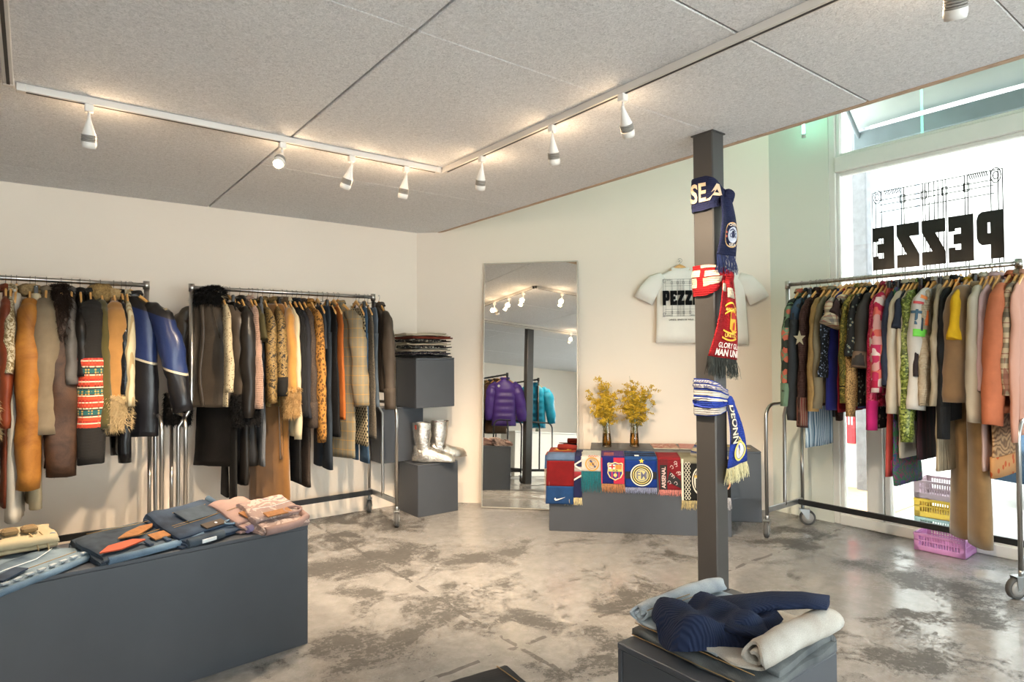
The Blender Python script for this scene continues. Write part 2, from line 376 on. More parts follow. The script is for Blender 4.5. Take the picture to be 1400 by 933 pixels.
# walls
struct('wall_left', MB().box((XR, YA, 0), (AB.x+.1, YA+.12, H+.2)), M_wall)
nB = Vector((-(AB.y-BC.y), -(BC.x-AB.x), 0)).normalized(); uB = (BC-AB).normalized(); LB = (BC-AB).length
MBK = frame(AB, uB, (0, 0, 1))        # local x along the wall, y up, z into the room
struct('wall_back', MB().box((-.1, 0, -.12), (LB+.1, HV, 0), MBK), M_wall)
struct('wall_rear', MB().box((XR-.12, YF-.12, 0), (XR, YA+.12, H+.2)), M_wall)
fw = MB(); fw.box((XR-.12, YF-.12, 0), (-3.2, YF, HV)); fw.box((-3.2, YF-.12, 2.5), (XC+.15, YF, HV)); fw.box((4.6, YF-.12, 0), (XC+.15, YF, 2.5)); fw.box((-3.2, YF-.12, 0), (4.6, YF, .25))
struct('wall_front', fw, M_wall)
# window wall: piers, then three bays; the photographed bay is the first
W0 = 2.60
struct('wall_right', MB().box((XC, W0, 0), (XC+.14, BC.y+.2, HV)), M_plaster)
struct('wall_right_2', MB().box((XC, YF, 0), (XC+.14, -3.4, HV)), M_plaster)
M_glass = glassy('window_glass', '#f4f8f6', .035)
def bar(mb, y0, y1, z0, z1, x0=XC+.005, x1=XC+.095): mb.cbox((x0, y0, z0), (x1, y1, z1), .006)
def window(name, y0, y1):
    f = MB(); t = .055
    bar(f, y1-t, y1, 0, HV-.02); bar(f, y0, y0+t, 0, HV-.02); bar(f, y0+t, y1-t, 0, .085, XC-.005); bar(f, y0+t, y1-t, 2.955, 3.085, XC-.01); bar(f, y0+t, y1-t, HV-.1, HV-.02)
    fr = struct(name, f, M_white)
    for (a, b, z0, z1) in ((y0+t, y1-t, .085, 2.955), (y0+t, y1-t, 3.085, HV-.1)):
        MB().box((XC+.045, a, z0), (XC+.053, b, z1)).build('pane', M_glass, fr)
        e = MB(); q = .03   # inner sash strips
        bar(e, b-q, b, z0, z1, XC+.02, XC+.08); bar(e, a, a+q, z0, z1, XC+.02, XC+.08); bar(e, a+q, b-q, z1-q, z1, XC+.02, XC+.08); bar(e, a+q, b-q, z0, z0+q, XC+.02, XC+.08)
        e.build('sash', M_white, fr)
    return fr
win1 = window('window_1', -.35, W0)
ml = MB(); bar(ml, 2.205, 2.33, .085, 1.05, XC+.0, XC+.1); bar(ml, 2.155, 2.2, .085, 1.05, XC+.01, XC+.085); ml.build('mullion', M_white, win1)
ml = MB(); bar(ml, -.29, W0-.06, 1.05, 1.1, XC+.015, XC+.085); ml.build('transom', M_white, win1)
window('window_2', -3.4, -.35)
f = MB(); xs_ = [-3.2+7.8*i/4 for i in range(5)]
for i, x in enumerate(xs_): f.cbox((x-(.0 if i == 0 else .03), YF-.09, .25), (x+(.0 if i == 4 else .03), YF-.02, 2.5), .005) if 0 < i < 4 else None
f.cbox((-3.2, YF-.09, .25), (4.6, YF-.02, .31), .005); f.cbox((-3.2, YF-.09, 2.44), (4.6, YF-.02, 2.5), .005)
w3 = struct('window_3', f, M_white)
for a, b in zip(xs_[:-1], xs_[1:]): MB().box((a+.03, YF-.058, .31), (b-.03, YF-.05, 2.44)).build('pane', M_glass, w3)
# mirrored shop lettering and line drawing on the glass of the first bay (read from the street)
M_vinyl = plain('black_vinyl', '#101214', .18, var=0)
MW = frame((XC+.044, 1.405, 2.10), (0, 1, 0), (0, 0, 1))     # local x towards +Y
MWr = MW.copy()
lt = MB(); pezze(lt, 0, 0, .865, .345, MW); lt.build('shop_lettering', M_vinyl, win1)
ga = MB(); gate_art(ga, 0, -.31, .865, .97, .0068, MW, -.0004); ga.build('gate_drawing', M_vinyl, win1, kind='stuff')
# ------------------------------------------------------------------ street outside
n = NT('street_paving'); n.col(n.ramp(n.noise(3, 5), [(.3, '#a3a09b'), (.7, '#b8b5b0')])); n.set(Roughness=.9); M_pave = n.m
struct('ground_street', MB().box((XC+.14, -14, -.14), (26, 16, -.02)), M_pave)
M_fac = wallmat('white_render', '#c4c2bd'); M_stone = plain('grey_render', '#77787c', .9, var=.2, nscale=14)
struct('wall_facade', MB().box((7.0, 3.02, -.02), (7.06, 9, 6)), M_fac)
pl = MB().cbox((6.93, 2.955, -.02), (7.06, 3.1, 6), .01); struct('pillar_facade', pl, M_stone)
M_tile = plain('orange_paving', '#c9a27c', .9, var=.15, nscale=20)
struct('ground_tiles', MB().box((5.6, 2.45, -.022), (7.0, 6, -.012)), M_tile)
M_sign = plain('red_sign', '#c41f2c', .5)
sg = thing('wall_sign', 'tall red sign board on the white wall across the pavement', 'sign', (7.0, 0, 0))
MB().cbox((-.03, 3.12, .46), (-.001, 3.235, 1.12), .004).build('board', M_sign, sg)
sgl = MB(); Ms = frame((-.032, 3.16, .64), (0, 0, 1), (0, 1, 0))
for k in range(3): sgl.rect(.02+.0*k, -.015+.032*k, .36-.06*k, .0+.032*k, 0, Ms)
sgl.build('pale_marks', plain('sign_white', '#f3dcdc', .6), sg)
# building across the road, its windows built as parts
across = struct('wall_across', MB().box((17, -16, -.02), (17.6, 18, 9)), M_fac)
M_dk = plain('far_pane', '#b9bfc2', .3)
for k in range(9):
    for z in (1.0, 4.2):
        y = -14+k*3.4; MB().box((16.96, y, z), (17.0, y+1.2, z+1.7)).build('window', M_dk, across)
# lamp post in the street
lp = thing('street_post', 'thin grey street pole seen through the shop window lettering', 'pole', (10.5, 3.75, -.02))
MB().lathe([(.07, 0), (.06, .3), (.035, .35), (.03, 4.1), (.001, 4.15)], 10).build('pole', plain('pole_grey', '#8b9096', .5), lp)
# awning over the upper glass
aw = thing('shop_awning', 'pale folded fabric awning with a dark front bar above the upper window', 'awning', (0, 0, 0))
M_aw = fab('awning_cloth', 'plain', ['#c5cdc9'], .8); M_awd = plain('awning_dark', '#77838a', .7)
MB().grid(lambda u, v: (5.62+u*.62, -3.3+v*6.05, 4.35-.80*u+.02*math.sin(v*9)), 6, 12, .012).build('canvas', M_aw, aw)
MB().cbox((6.2, -3.3, 3.36), (6.28, 2.75, 3.52), .01).build('front_bar', M_awd, aw)
MB().box((5.58, -3.35, 4.3), (5.66, 2.8, 4.42)).build('cassette', M_awd, aw)
for y in (-3.2, 2.7): MB().tube([(5.6, y, 3.95), (5.95, y, 3.7), (6.22, y, 3.46)], .018, 6).build('arm', M_awd, aw)
# parked car, partly in view at the right
M_car = plain('car_paint', '#1c3a52', .25, .4, var=.03); M_cg = plain('car_glass', '#26323a', .08, var=0); M_ty = plain('tyre', '#141414', .9); M_al = plain('alloy', '#b5b8bc', .3, .9)
car = thing('car', 'dark blue car parked at the kerb outside the shop window', 'car', (8.05, 2.06, -.02), -PI/2)
def carsec(x, zb, zt, wd, k): return [(x, -wd, zb), (x, -wd, zb+(zt-zb)*.6), (x, -wd*k, zt), (x, wd*k, zt), (x, wd, zb+(zt-zb)*.6), (x, wd, zb)]
MB().loft([carsec(0, .4, .68, .7, .9), carsec(.06, .25, .8, .82, .92), carsec(.7, .22, .95, .86, .9), carsec(3.3, .22, .95, .86, .9), carsec(4.1, .25, .78, .8, .9), carsec(4.2, .35, .6, .7, .9)], True, True).build('body', M_car, car)
MB().loft([[(x, -wd, .93), (x+d, -wd*.8, zt), (x+d, wd*.8, zt), (x, wd, .93)] for x, d, zt, wd in ((.25, .3, 1.1, .78), (.5, .3, 1.42, .78), (1.2, .2, 1.5, .8), (2.2, -.2, 1.48, .8), (3.0, -.4, 1.2, .78))], True, True).build('cabin', M_cg, car)
for x in (.85, 3.3):
    for y in (-.78, .78):
        t_ = MB().tube([(x, y-.1, .31), (x, y+.1, .31)], .31, 20); wh = t_.build('wheel', M_ty, car)
        MB().tube([(x, y-.105, .31), (x, y+.105, .31)], .19, 14).build('wheel_hub', M_al, wh)
for y in (-.6, .6): MB().cbox((-.02, y-.16, .55), (.06, y+.16, .68), .02).build('lamp', plain('tail_red', '#a01515', .2), car)
# ------------------------------------------------------------------ pillars
M_steel = plain('grey_pillar_paint', '#3c3a39', .38, var=.05, bump=.05, bscale=140)
def pillar(name, x, y):
    p = MB().cbox((x-.052, y-.064, 0), (x+.052, y+.064, H), .006); o = struct(name, p, M_steel)
    MB().box((x-.058, y-.07, H-.008), (x+.058, y+.07, H-.001)).build('head_plate', M_steel, o); return o
PX, PY = 2.94, 2.068
pillar('pillar_1', PX, PY); pillar('pillar_2', -.22, 2.0)
# ------------------------------------------------------------------ lights: tracks and spotlights
M_trk = plain('track_white', '#d6d0ca', .45, var=.02); M_trks = plain('track_slot', '#3a3634', .6); M_lamp = plain('lamp_white', '#e2ded9', .4, var=.02); M_vent = plain('vent_grey', '#8e8983', .6)
M_lit = emis('lamp_lens_lit', '#ffd9a0', 28)
def track(label, a, b):
    a = Vector(a); b = Vector(b); d = (b-a).normalized(); L = (b-a).length; M = frame(a, d, (0, 0, 1))
    t = thing('light_track', label, 'light track', M=M)
    MB().cbox((0, -.032, -.018), (L, 0, .018), .002).build('rail', M_trk, t)
    MB().box((.03, -.0335, -.006), (L-.03, -.0322, .006)).build('slot', M_trks, t)
    for x in (0, L-.035): MB().cbox((x, -.034, -.02), (x+.035, -.0, .02), .002).build('end_cap', M_trk, t)
ZT = H-.001
track('long white ceiling light track above the left wall clothes racks', (-.06, 3.47, ZT), (2.075, 3.47, ZT))
track('white ceiling light track running towards the tall window bay', (2.1, 3.45, ZT), (2.1, -1.2, ZT))
track('white ceiling light track at the left edge of the photo', (-.085, 3.44, ZT), (-.085, -1.4, ZT))
tn = MB().cbox((-.2, -.06, H-.05), (-.13, 3.4, H), .004); tag(tn.build('cable_trunking', M_trk), 'wide pale cable trunking beside the left ceiling track', 'trunking')
def spotlight(label, x, y, aim, on=True, lit=True, watts=1.0):
    t = thing('track_spotlight', label, 'spotlight', (x, y, H-.033), group='spotlights on the ceiling tracks')
    MB().cbox((-.018, -.018, -.035), (.018, .018, 0), .004).build('adapter', M_lamp, t)
    MB().cyl((0, 0, -.035), (0, 0, -.066), .006, 8).build('stem', M_lamp, t)
    d = (Vector(aim)-Vector((x, y, H-.2))).normalized(); q = Vector((0, 0, -1)); k = min(1, .55)
    d2 = (q*(1-0)+d*1.15).normalized() if on != 'full' else d
    M = Matrix.Translation((0, 0, -.062)) @ d2.to_track_quat('Z', 'Y').to_matrix().to_4x4() @ Matrix.Scale(.74, 4)
    b = MB().lathe([(.0085, -.012), (.013, .01), (.024, .05), (.0365, .095), (.0385, .10)], 18, M).build('housing', M_lamp, t)
    v = MB()
    for i in range(4): v.lathe([(.0385+.0006*i, .1+.011*i), (.0415, .103+.011*i), (.0415, .107+.011*i), (.0385, .1095+.011*i)], 18, M)
    v.build('vent_rings', M_vent, t)
    MB().lathe([(.0415, .142), (.0425, .16), (.038, .182), (.034, .182), (.033, .165), (.0, .165)], 18, M, False).build('bezel', M_lamp, t)
    MB().lathe([(.0325, .172), (.03, .176), (.0, .178)], 18, M).build('lens', M_lit, t)
    L = D.lights.new('spot_beam', 'SPOT'); L.energy = LAMP_W*watts; L.spot_size = math.radians(95); L.spot_blend = .75; L.shadow_soft_size = .025; L.color = (1, .79, .56)
    lo = D.objects.new('spot_beam', L); COL.objects.link(lo); lo.parent = t
    lo.matrix_local = M @ Matrix.Scale(1/.74, 4) @ Matrix.Translation((0, 0, .142)) @ Matrix.Rotation(PI, 4, 'X')
    P = D.lights.new('vent_glow', 'POINT'); P.energy = GLOW_W; P.color = (1, .72, .44); P.shadow_soft_size = .03
    po = D.objects.new('vent_glow', P); COL.objects.link(po); po.parent = t; po.location = (.06, .06, -.13)
spotlight('white track spotlight hanging straight above the leftmost clothes rack', .205, 3.47, (.25, 4.6, .8))
spotlight('lit white track spotlight glowing towards the camera, second on its track', 1.082, 3.47, (.2, 1.9, .9), 'full')
spotlight('white track spotlight tilted over the middle of the left racks', 1.48, 3.47, (.9, 5.2, .9))
spotlight('white track spotlight nearest the meeting corner of the two tracks', 1.835, 3.47, (1.75, 4.9, .5))
spotlight('white track spotlight facing the mirror, first after the track corner', 2.1, 3.03, (2.9, 4.9, .7))
spotlight('white track spotlight above the scarf table, second after the track corner', 2.1, 2.40, (3.7, 3.7, .6))
spotlight('white track spotlight tilted away towards the tall bay', 2.1, 1.92, (5.0, 3.3, 1.6), watts=.9)
spotlight('lit track spotlight cut by the top edge above the window', 2.1, .64, (4.6, 1.6, .6), watts=.8)
spotlight('lit track spotlight seen low in the mirror', -.085, 1.2, (-1.5, 1.8, .9))
spotlight('track spotlight seen beside the lit one in the mirror', -.085, .75, (-2, -.5, .6))
spotlight('track spotlight at the far end of the track seen in the mirror', -.085, -.6, (-3, -1.5, .6))
# two vertical mint tubes in the tall bay
M_tube = emis('mint_tube', '#8dffd6', 4.5); M_cap = plain('tube_cap', '#c9d2cc', .5)
for lb, x, y in (('mint green light tube hanging in the corner of the tall bay', 5.22, 2.72), ('mint green light tube mirrored in the upper window glass', 3.5, 2.58)):
    z0 = 3.27 if x > 5 else 3.45
    t = thing('light_tube', lb, 'light tube', (x, y, z0), group='mint tubes of the tall bay')
    MB().lathe([(.0125, .02), (.0125, .80)], 12).build('tube', M_tube, t)
    for z in (0, .80): MB().lathe([(.016, z), (.016, z+.03)], 12).build('end_cap', M_cap, t)
    MB().cyl((0, 0, .82), (0, 0, HV-z0), .003, 6).build('cord', M_cap, t)
# ================================================================== CLOTHES RACKS
M_chrome = plain('brushed_steel', '#b9b6b2', .28, 1.0, var=.04); M_black = plain('black_steel', '#17181a', .45, var=.03); M_rub = plain('grey_rubber', '#4c4b4a', .8); M_zinc = plain('zinc', '#a9abac', .35, .9)
M_wheel = plain('wheel_grey', '#8f8d8a', .5)
ZRAIL = {'A': 1.945, 'B': 1.945, 'R': 1.988}
MA = frame((0, 5.099, 0), (0, -1, 0), (1, 0, 0)); MR = frame((4.87, 0, 0), (-1, 0, 0), (0, -1, 0))
def caster(parent, x, y, turn):
    M = Matrix.Translation((x, y, 0)) @ Matrix.Rotation(turn, 4, 'Z')
    f = MB(); f.cbox((-.03, -.024, .128), (.055, .024, .134), .002, M); f.cyl((0, 0, .13), (0, 0, .165), .014, 10, M)
    for s in (-1, 1): f.poly([(-.028, .13), (.05, .13), (.045, .05), (.03, .05)], M @ frame((0, s*.023, 0), (1, 0, 0), (0, 0, 1)), .0015, (), .003)
    f.cyl((.036, -.028, .062), (.036, .028, .062), .006, 8, M)
    c = f.build('caster', M_zinc, parent)
    MB().loft([[(.036+r*math.cos(2*PI*j/22), y_, .062+r*math.sin(2*PI*j/22)) for j in range(22)] for r, y_ in ((.052, -.017), (.062, -.012), (.062, .012), (.052, .017))], True, True, M).build('tyre', M_rub, c)
    MB().loft([[(.036+r*math.cos(2*PI*j/22), y_, .062+r*math.sin(2*PI*j/22)) for j in range(22)] for r, y_ in ((.02, -.021), (.046, -.0185), (.046, .0185), (.02, .021))], True, True, M).build('wheel_hub', M_wheel, c)
    return c
def rack(label, M, y0, y1, zr, out=.06, mat=M_chrome, turns=(.4, 2.2, -.5, 2.7), hw=.272):
    t = thing('clothes_rack', label, 'clothes rack', M=M)
    MB().cyl((0, y0+.005, zr), (0, y1-.005, zr), .0155, 14).build('rail', mat, t)
    bz = .205
    for k, (y, s) in enumerate(((y0, -1), (y1, 1))):
        o = y+s*out
        up = MB(); up.tube([(0, o, bz), (0, o+s*.004, bz+.05), (0, o, .6), (0, o, .93), (0, y+s*.02, 1.03), (0, y, 1.1), (0, y, zr+.02)], [.0135]*4+[.015, .017, .017], 12); up.build('upright', mat, t)
        hp = MB(); pts = [(hw, o, .165), (hw, o, .92)]
        for a in range(7): q = a*PI/12; pts.append((hw-.11*(1-math.cos(q)), o, .92+.11*math.sin(q)))
        pts += [(-p[0], p[1], p[2]) for p in reversed(pts)]; hp.tube(pts, .0135, 12); hp.build('hoop', mat, t)
        MB().cbox((-hw, o-.009, bz-.022), (hw, o+.009, bz+.022), .003).build('end_bar', M_zinc if mat is M_chrome else mat, t)
        caster(t, hw, o, turns[2*k]); caster(t, -hw, o, turns[2*k+1])
        MB().lathe([(.021, -.03), (.021, .028)], 12, Matrix.Translation((0, y, zr))).build('rail_joint', mat, t)
    lb = MB().cbox((-hw+.002, y0-out+.012, bz-.02), (-hw+.026, y1+out-.012, bz+.022), .002) if False else MB().cbox((-.2, y0-out+.012, bz-.02), (-.176, y1+out-.012, bz+.022), .002)
    lb.build('base_bar', M_black, t)
    return t
rack('chrome clothes rack of shearlings and leather jackets, cut by the left edge', MA, -.86, .644, ZRAIL['A'])
rack('chrome clothes rack of dark coats between the first rack and stacked boxes', MA, .935, 2.371, ZRAIL['B'], .085)
rack('chrome clothes rack of colourful clothes in front of the shop window', MR, -2.69, -1.185, ZRAIL['R'], .045)
# ------------------------------------------------------------------ cloth materials
def two(name, pat, *c, **k): return fab(name, pat, c, **k)
two('cream_fleece', 'fleece', '#cfc0a4', '#e6dabf'); two('white_wool', 'plain', '#d9d3c8'); two('rust_leather', 'leather', '#6d2f1c', '#8d4327', rough=.45)
two('snake_print', 'blotch', '#d8c9a6', '#8b7650', '#e3d7b8', '#6d5a3c', sc=2.2, rough=.5); two('tan_shearling', 'leather', '#8a5420', '#c58539', rough=.6, sc=.8); two('khaki_canvas', 'plain', '#8b7c66')
two('brown_hide', 'leather', '#33231a', '#5b3f2c', rough=.5, sc=1.6); two('grey_leather', 'leather', '#4b4846', '#6c6764', rough=.4); two('black_leather', 'leather', '#15130f', '#262220', rough=.35)
two('olive_suede', 'plain', '#5c5226', sheen=.3); two('tan_suede', 'plain', '#b98749', sheen=.3); two('black_gloss', 'leather', '#0e0e10', '#1c1d20', rough=.2); two('cream_stripe', 'stripe', '#d9cca9', '#b7a179')
two('charcoal_leather', 'leather', '#453c33', '#5d5145', rough=.38, sc=.6); two('black_fur_leather', 'leather', '#0f0d0c', '#1d1a18', rough=.5); two('cream_boucle', 'dots', '#c4b494', '#7d6c50', sc=3.5)
two('black_cloth', 'plain', '#161514'); two('black_puffer', 'plain', '#24201e', rough=.35); two('pink_beige_fleece', 'knit', '#a88774', sheen=.3); two('olive_cloth', 'plain', '#4b4428'); two('grey_blue_cloth', 'rib', '#6d6f74')
two('leaf_camo', 'blotch', '#3d3222', '#6f5932', '#94794a', '#2b2419', '#57472a', sc=1.6, rough=.6); two('golden_suede', 'plain', '#8a5d27', sheen=.4); two('shearling_tan', 'plain', '#b7843f', sheen=.3); two('brown_fleece', 'fleece', '#4b3a2a', '#6d573f')
two('cream_wool', 'plain', '#d2c3a2'); two('black_ribbed', 'rib', '#1a1a1c'); two('navy_cloth', 'plain', '#25262d'); two('brown_tweed', 'tweed', '#2f2723', '#453a33', '#57493f'); two('leopard', 'leopard', '#b5803c', '#8a5a24', '#1f140b', sc=1.1)
two('slate_cloth', 'plain', '#3a3e45'); two('dark_denim', 'denim', '#1f262f', '#323c48'); two('black_lace', 'dots', '#121113', '#1e1c1f', sc=3); two('orange_cloth', 'plain', '#b3622a'); two('plaid_beige', 'plaid', '#8f8570', '#c0954f', '#6b675f')
two('houndstooth', 'hound', '#c9b795', '#15120f', sc=.9); two('blue_denim', 'denim', '#2f4a66', '#4f6e8c'); two('herringbone', 'tweed', '#3d3833', '#6b6257', '#8b8070'); two('light_denim', 'denim', '#4d5965', '#6d7a86'); two('bomber_brown', 'plain', '#51473d', rough=.6)
two('argyle_green', 'argyle', '#6f8a6c', '#c96a52', '#2c332b'); two('sage_rib', 'rib', '#6f8a70'); two('charcoal_jersey', 'plain', '#3a3c40'); two('denim_navy', 'denim', '#2c3e52', '#43586e'); two('star_knit', 'knit', '#4a3029'); two('blue_stripe', 'stripe', '#a9bfcd', '#56768d', '#dfe8ec', sc=1.2)
two('camel_cord', 'cord', '#b48f58'); two('taupe_wool', 'plain', '#8d7f66'); two('black_cloth2', 'dots', '#15161a', '#8e99ad', sc=3); two('royal_blue', 'plain', '#23297d', sheen=.2); two('check_beige', 'check', '#d6c3a0', '#4a4650', '#a33b35', sc=1.3)
two('red_cloth', 'plain', '#a51c2c'); two('brown_cloth', 'plain', '#3b2621'); two('olive_print', 'blotch', '#1a1a14', '#8a7a35', '#5d5a2a', '#b09a48', '#20201a', sc=1.1); two('tan_leopard', 'leopard', '#c09a64', '#a57c45', '#3d2a1a', sc=2.4); two('black_floral', 'dots', '#1b1a1b', '#6f7f78', '#c28a45', sc=2)
two('dark_taupe', 'plain', '#37322e'); two('brown_lining', 'plain', '#6f5a4a'); two('black_dots', 'dots', '#16161a', '#a89b8a', sc=1.2); two('red_sparkle', 'sequin', '#8d0f2c', '#c8204a', '#e2557a'); two('magenta_cloth', 'plain', '#c21f6d'); two('pink_blocks', 'blocks', '#b81f46', '#df6c5d', '#e7cfc9', '#c62f5c', '#d9a09a', sc=1.1)
two('coral_cloth', 'plain', '#b94d46'); two('hot_pink', 'plain', '#d83f7f', rough=.5); two('navy_twill', 'cord', '#31394f'); two('cream_satin', 'plain', '#c6baa6', rough=.5); two('teal_print', 'blotch', '#17585a', '#5a3f7a', '#2f6b4a', '#7f3a5c', '#1d4d6a', sc=1.3); two('navy_plain', 'plain', '#222736')
two('beige_silk', 'plain', '#c2b196', rough=.5); two('green_sequin', 'sequin', '#39451a', '#6f7f2e', '#b3bd6a', sc=.8); two('maroon_pleat', 'stripe', '#1f1a1d', '#3b2227', sc=.6); two('dark_plum', 'plain', '#352c30'); two('white_sweat', 'plain', '#d4cfc8'); two('oat_knit', 'knit', '#bfae94'); two('beige_pleat', 'rib', '#b5a68c')
two('stone_cloth', 'plain', '#b3a48c'); two('black_shirt', 'cord', '#17181b'); two('orange_bright', 'plain', '#d77b17'); two('yellow_tee', 'plain', '#e2b012'); two('brown_suede', 'plain', '#8a6a47', sheen=.4); two('tan_velour', 'plain', '#94764f', sheen=.5); two('ivory_shirt', 'plain', '#cfc4b2'); two('pale_pink', 'plain', '#cfb0a9')
two('blush_cloth', 'plain', '#d3b3b5'); two('satin_swirl', 'swirl', '#7a5232', '#b08457', '#d0a67a'); two('orange_dots', 'dots', '#d79a63', '#cf5f2c', sc=.9); two('coral_jacket', 'plain', '#cf7752'); two('check_tan', 'check', '#cdb491', '#3f3833', '#8a4b3a'); two('peach_shirt', 'plain', '#dba28c')
two('fur_black', 'plain', '#100d0c'); two('fur_brown', 'plain', '#33241b'); two('fur_dark', 'plain', '#1d1713'); two('fur_cream', 'plain', '#d8bd8f'); two('fur_beige', 'plain', '#c09a66'); two('curly_beige', 'fleece', '#8b7048', '#c9ab7c'); two('curly_tan', 'fleece', '#7d6138', '#c6a468'); two('fleece_cream', 'fleece', '#b8935c', '#d9bb8a')
# sleeve of the patterned knit: bands by height, and the biker jacket's coloured panels
n = NT('fair_isle'); o = n.xyz(); zz = n.val('MULTIPLY_ADD', o[2], -1, -.53)
band = n.ramp(n.val('FRACT', n.val('MULTIPLY', zz, 7.6)), [(0, '#a32a22'), (.1, '#d9c9ae'), (.16, '#b23a22'), (.38, '#d9c9ae'), (.44, '#25211f'), (.5, '#1f5a5a'), (.72, '#3c2f2a'), (.78, '#d9c9ae'), (.84, '#c24a2a')], True)
v = n.add('TexVoronoi', i_Scale=58, i_Randomness=.0); n.link(n.oc(), v.inputs['Vector']); band = n.mix(n.val('MULTIPLY', n.val('LESS_THAN', v.outputs['Distance'], .38), .75), band, n.ramp(n.val('FRACT', n.val('MULTIPLY', zz, 7.6)), [(0, '#e05a43'), (.3, '#1d1816'), (.5, '#d0a648'), (.75, '#b23a22')], True))
mk = n.val('MULTIPLY', n.val('GREATER_THAN', zz, 0), n.val('LESS_THAN', zz, .44)); n.col(n.mix(mk, '#191614', band)); n.set(Roughness=.9); n.bump(n.val('SINE', n.val('MULTIPLY', o[2], 700)), .3, .002); MATS['fair_isle'] = n.m
n = NT('biker_blue'); o = n.xyz(); zz = n.val('ADD', o[2], n.val('MULTIPLY', o[0], .35))
c = n.ramp(n.val('MULTIPLY_ADD', zz, -1, 0.0), [(0, '#1d1b1c'), (.16, '#22315e'), (.50, '#b9b09a'), (.515, '#15151a')], True); n.col(c); n.set(Roughness=.32); n.bump(n.noise(30, 4), .25, .006); MATS['biker_blue'] = n.m
# ------------------------------------------------------------------ garments
def fur(points, length, seed=0, wd=.002, droop=.4):
    """tufts: two crossed slivers at every (point, normal)"""
    rn = random.Random(seed); m = MB()
    for p, nn in points:
        p = Vector(p); nn = Vector(nn); d = (nn + Vector((rn.uniform(-.6, .6), rn.uniform(-.6, .6), rn.uniform(-.6, .6)-droop))).normalized(); L = length*rn.uniform(.6, 1.2)
        a = d.cross(Vector((rn.uniform(-1, 1), rn.uniform(-1, 1), rn.uniform(-1, 1)))).normalized()*wd; b = d.cross(a).normalized()*wd
        mid = p+d*L*.55+Vector((0, 0, -.12*L)); tip = p+d*L+Vector((0, 0, -.35*L))
        m.add([p-a, p+a, mid+a*.7, mid-a*.7, tip], [(0, 1, 2, 3), (3, 2, 4)], False); m.add([p-b, p+b, mid+b*.7, mid-b*.7, tip], [(0, 1, 2, 3), (3, 2, 4)], False)
    return m
def torus_pts(rx, ry, r, z, count, seed=0, tilt=0):
    rn = random.Random(seed); out = []
    for _ in range(count):
        a = rn.uniform(0, 2*PI); b = rn.uniform(0, 2*PI); nn = Vector((math.cos(a)*math.cos(b), math.sin(a)*math.cos(b), math.sin(b)))
        out.append(((math.cos(a)*rx+nn.x*r, math.sin(a)*ry+nn.y*r, z+nn.z*r*1.2+tilt*math.cos(a)), nn))
    return out
def sq(v, p): return math.copysign(abs(v)**p, v)
class Sleeve:
    def __init__(s, side, zs, z1, ry, sl, swing, flare=1., slr=.62, xs=.155):
        dz = z1-zs
        s.P = [Vector((side*(xs-.03), 0, zs+.012)), Vector((side*(xs+.02), 0, zs-.012)), Vector((side*(xs+.05+swing*.1), 0, zs-.07)), Vector((side*(xs+.062+swing*.4), 0, zs+dz*.33)), Vector((side*(xs+.066+swing*.72), 0, zs+dz*.66)), Vector((side*(xs+.07+swing), 0, z1))]
        s.R = [(.035, ry*.42), (sl*.62, ry*.66), (sl*.9, ry*.84), (sl, ry), (sl*.86, ry*.96), (sl*slr*flare+.008, ry*.84*flare)]
    def at(s, v):
        x = v*(len(s.P)-1); i = min(int(x), len(s.P)-2); f = x-i; f2 = f*f*(3-2*f)
        return s.P[i].lerp(s.P[i+1], f), tuple(a+(b-a)*f2 for a, b in zip(s.R[i], s.R[i+1]))
    def surf(s, v, a, off=0):
        p, (rx, ry) = s.at(v); t = (s.at(min(1, v+.05))[0]-s.at(max(0, v-.05))[0]).normalized(); by = Vector((0, 1, 0)); bx = by.cross(t).normalized()
        if bx.x < 0: bx = -bx
        return p + bx*math.cos(a)*(rx+off) + by*math.sin(a)*(ry+off)
    def rings(s, nv=15, n=14, v0=0., v1=1., off=0, mod=None):
        return [[tuple(s.surf(v0+(v1-v0)*i/nv, 2*PI*j/n, off+(mod(v0+(v1-v0)*i/nv) if mod else 0))) for j in range(n)] for i in range(nv+1)]
def body_rings(kind, th, zt, zb, hemw, hemt, puff=0, pleat=0, narrow=0, n=30, lv=24, seed=0):
    out = []
    if kind in ('coat', 'tee'): prof = [(0, .05, .8), (.025, .082, .88), (.055, .126, .94), (.092, .170, 1.0), (.16, .19, 1.0)]
    elif kind == 'dress': prof = [(0, .10, .6), (.03, .14, .8), (.08, .17, .95), (.16, .195, 1.0), (.25, .19, 1.)]
    else: prof = [(0, .14, .7), (.015, .155, .9), (.04, .165, 1.), (.1, .185, 1.)]
    L = zt-zb; z0 = prof[-1][0]; w0 = prof[-1][1]
    for dz, w_, t_ in prof: out.append((zt-dz, w_, th*t_))
    for i in range(1, lv+1):
        f = i/lv; out.append((zt-z0-(L-z0)*f, w0+(hemw-w0)*f, th*(1+(hemt-1)*f)))
    rings = []
    for k, (z, w_, t_) in enumerate(out):
        f = max(0, (zt-z)/L); r = []
        for j in range(n):
            a = 2*PI*j/n; q = 1+(pleat*f*math.sin(a*(13 if pleat else 5)+seed))
            if puff: q *= 1+.16*abs(math.sin((zt-z)*PI/.115))-.08
            r.append((sq(math.cos(a), .75)*w_, sq(math.sin(a), .8)*t_*q, z))
        rings.append(r)
    return rings
HANGMESH = {}
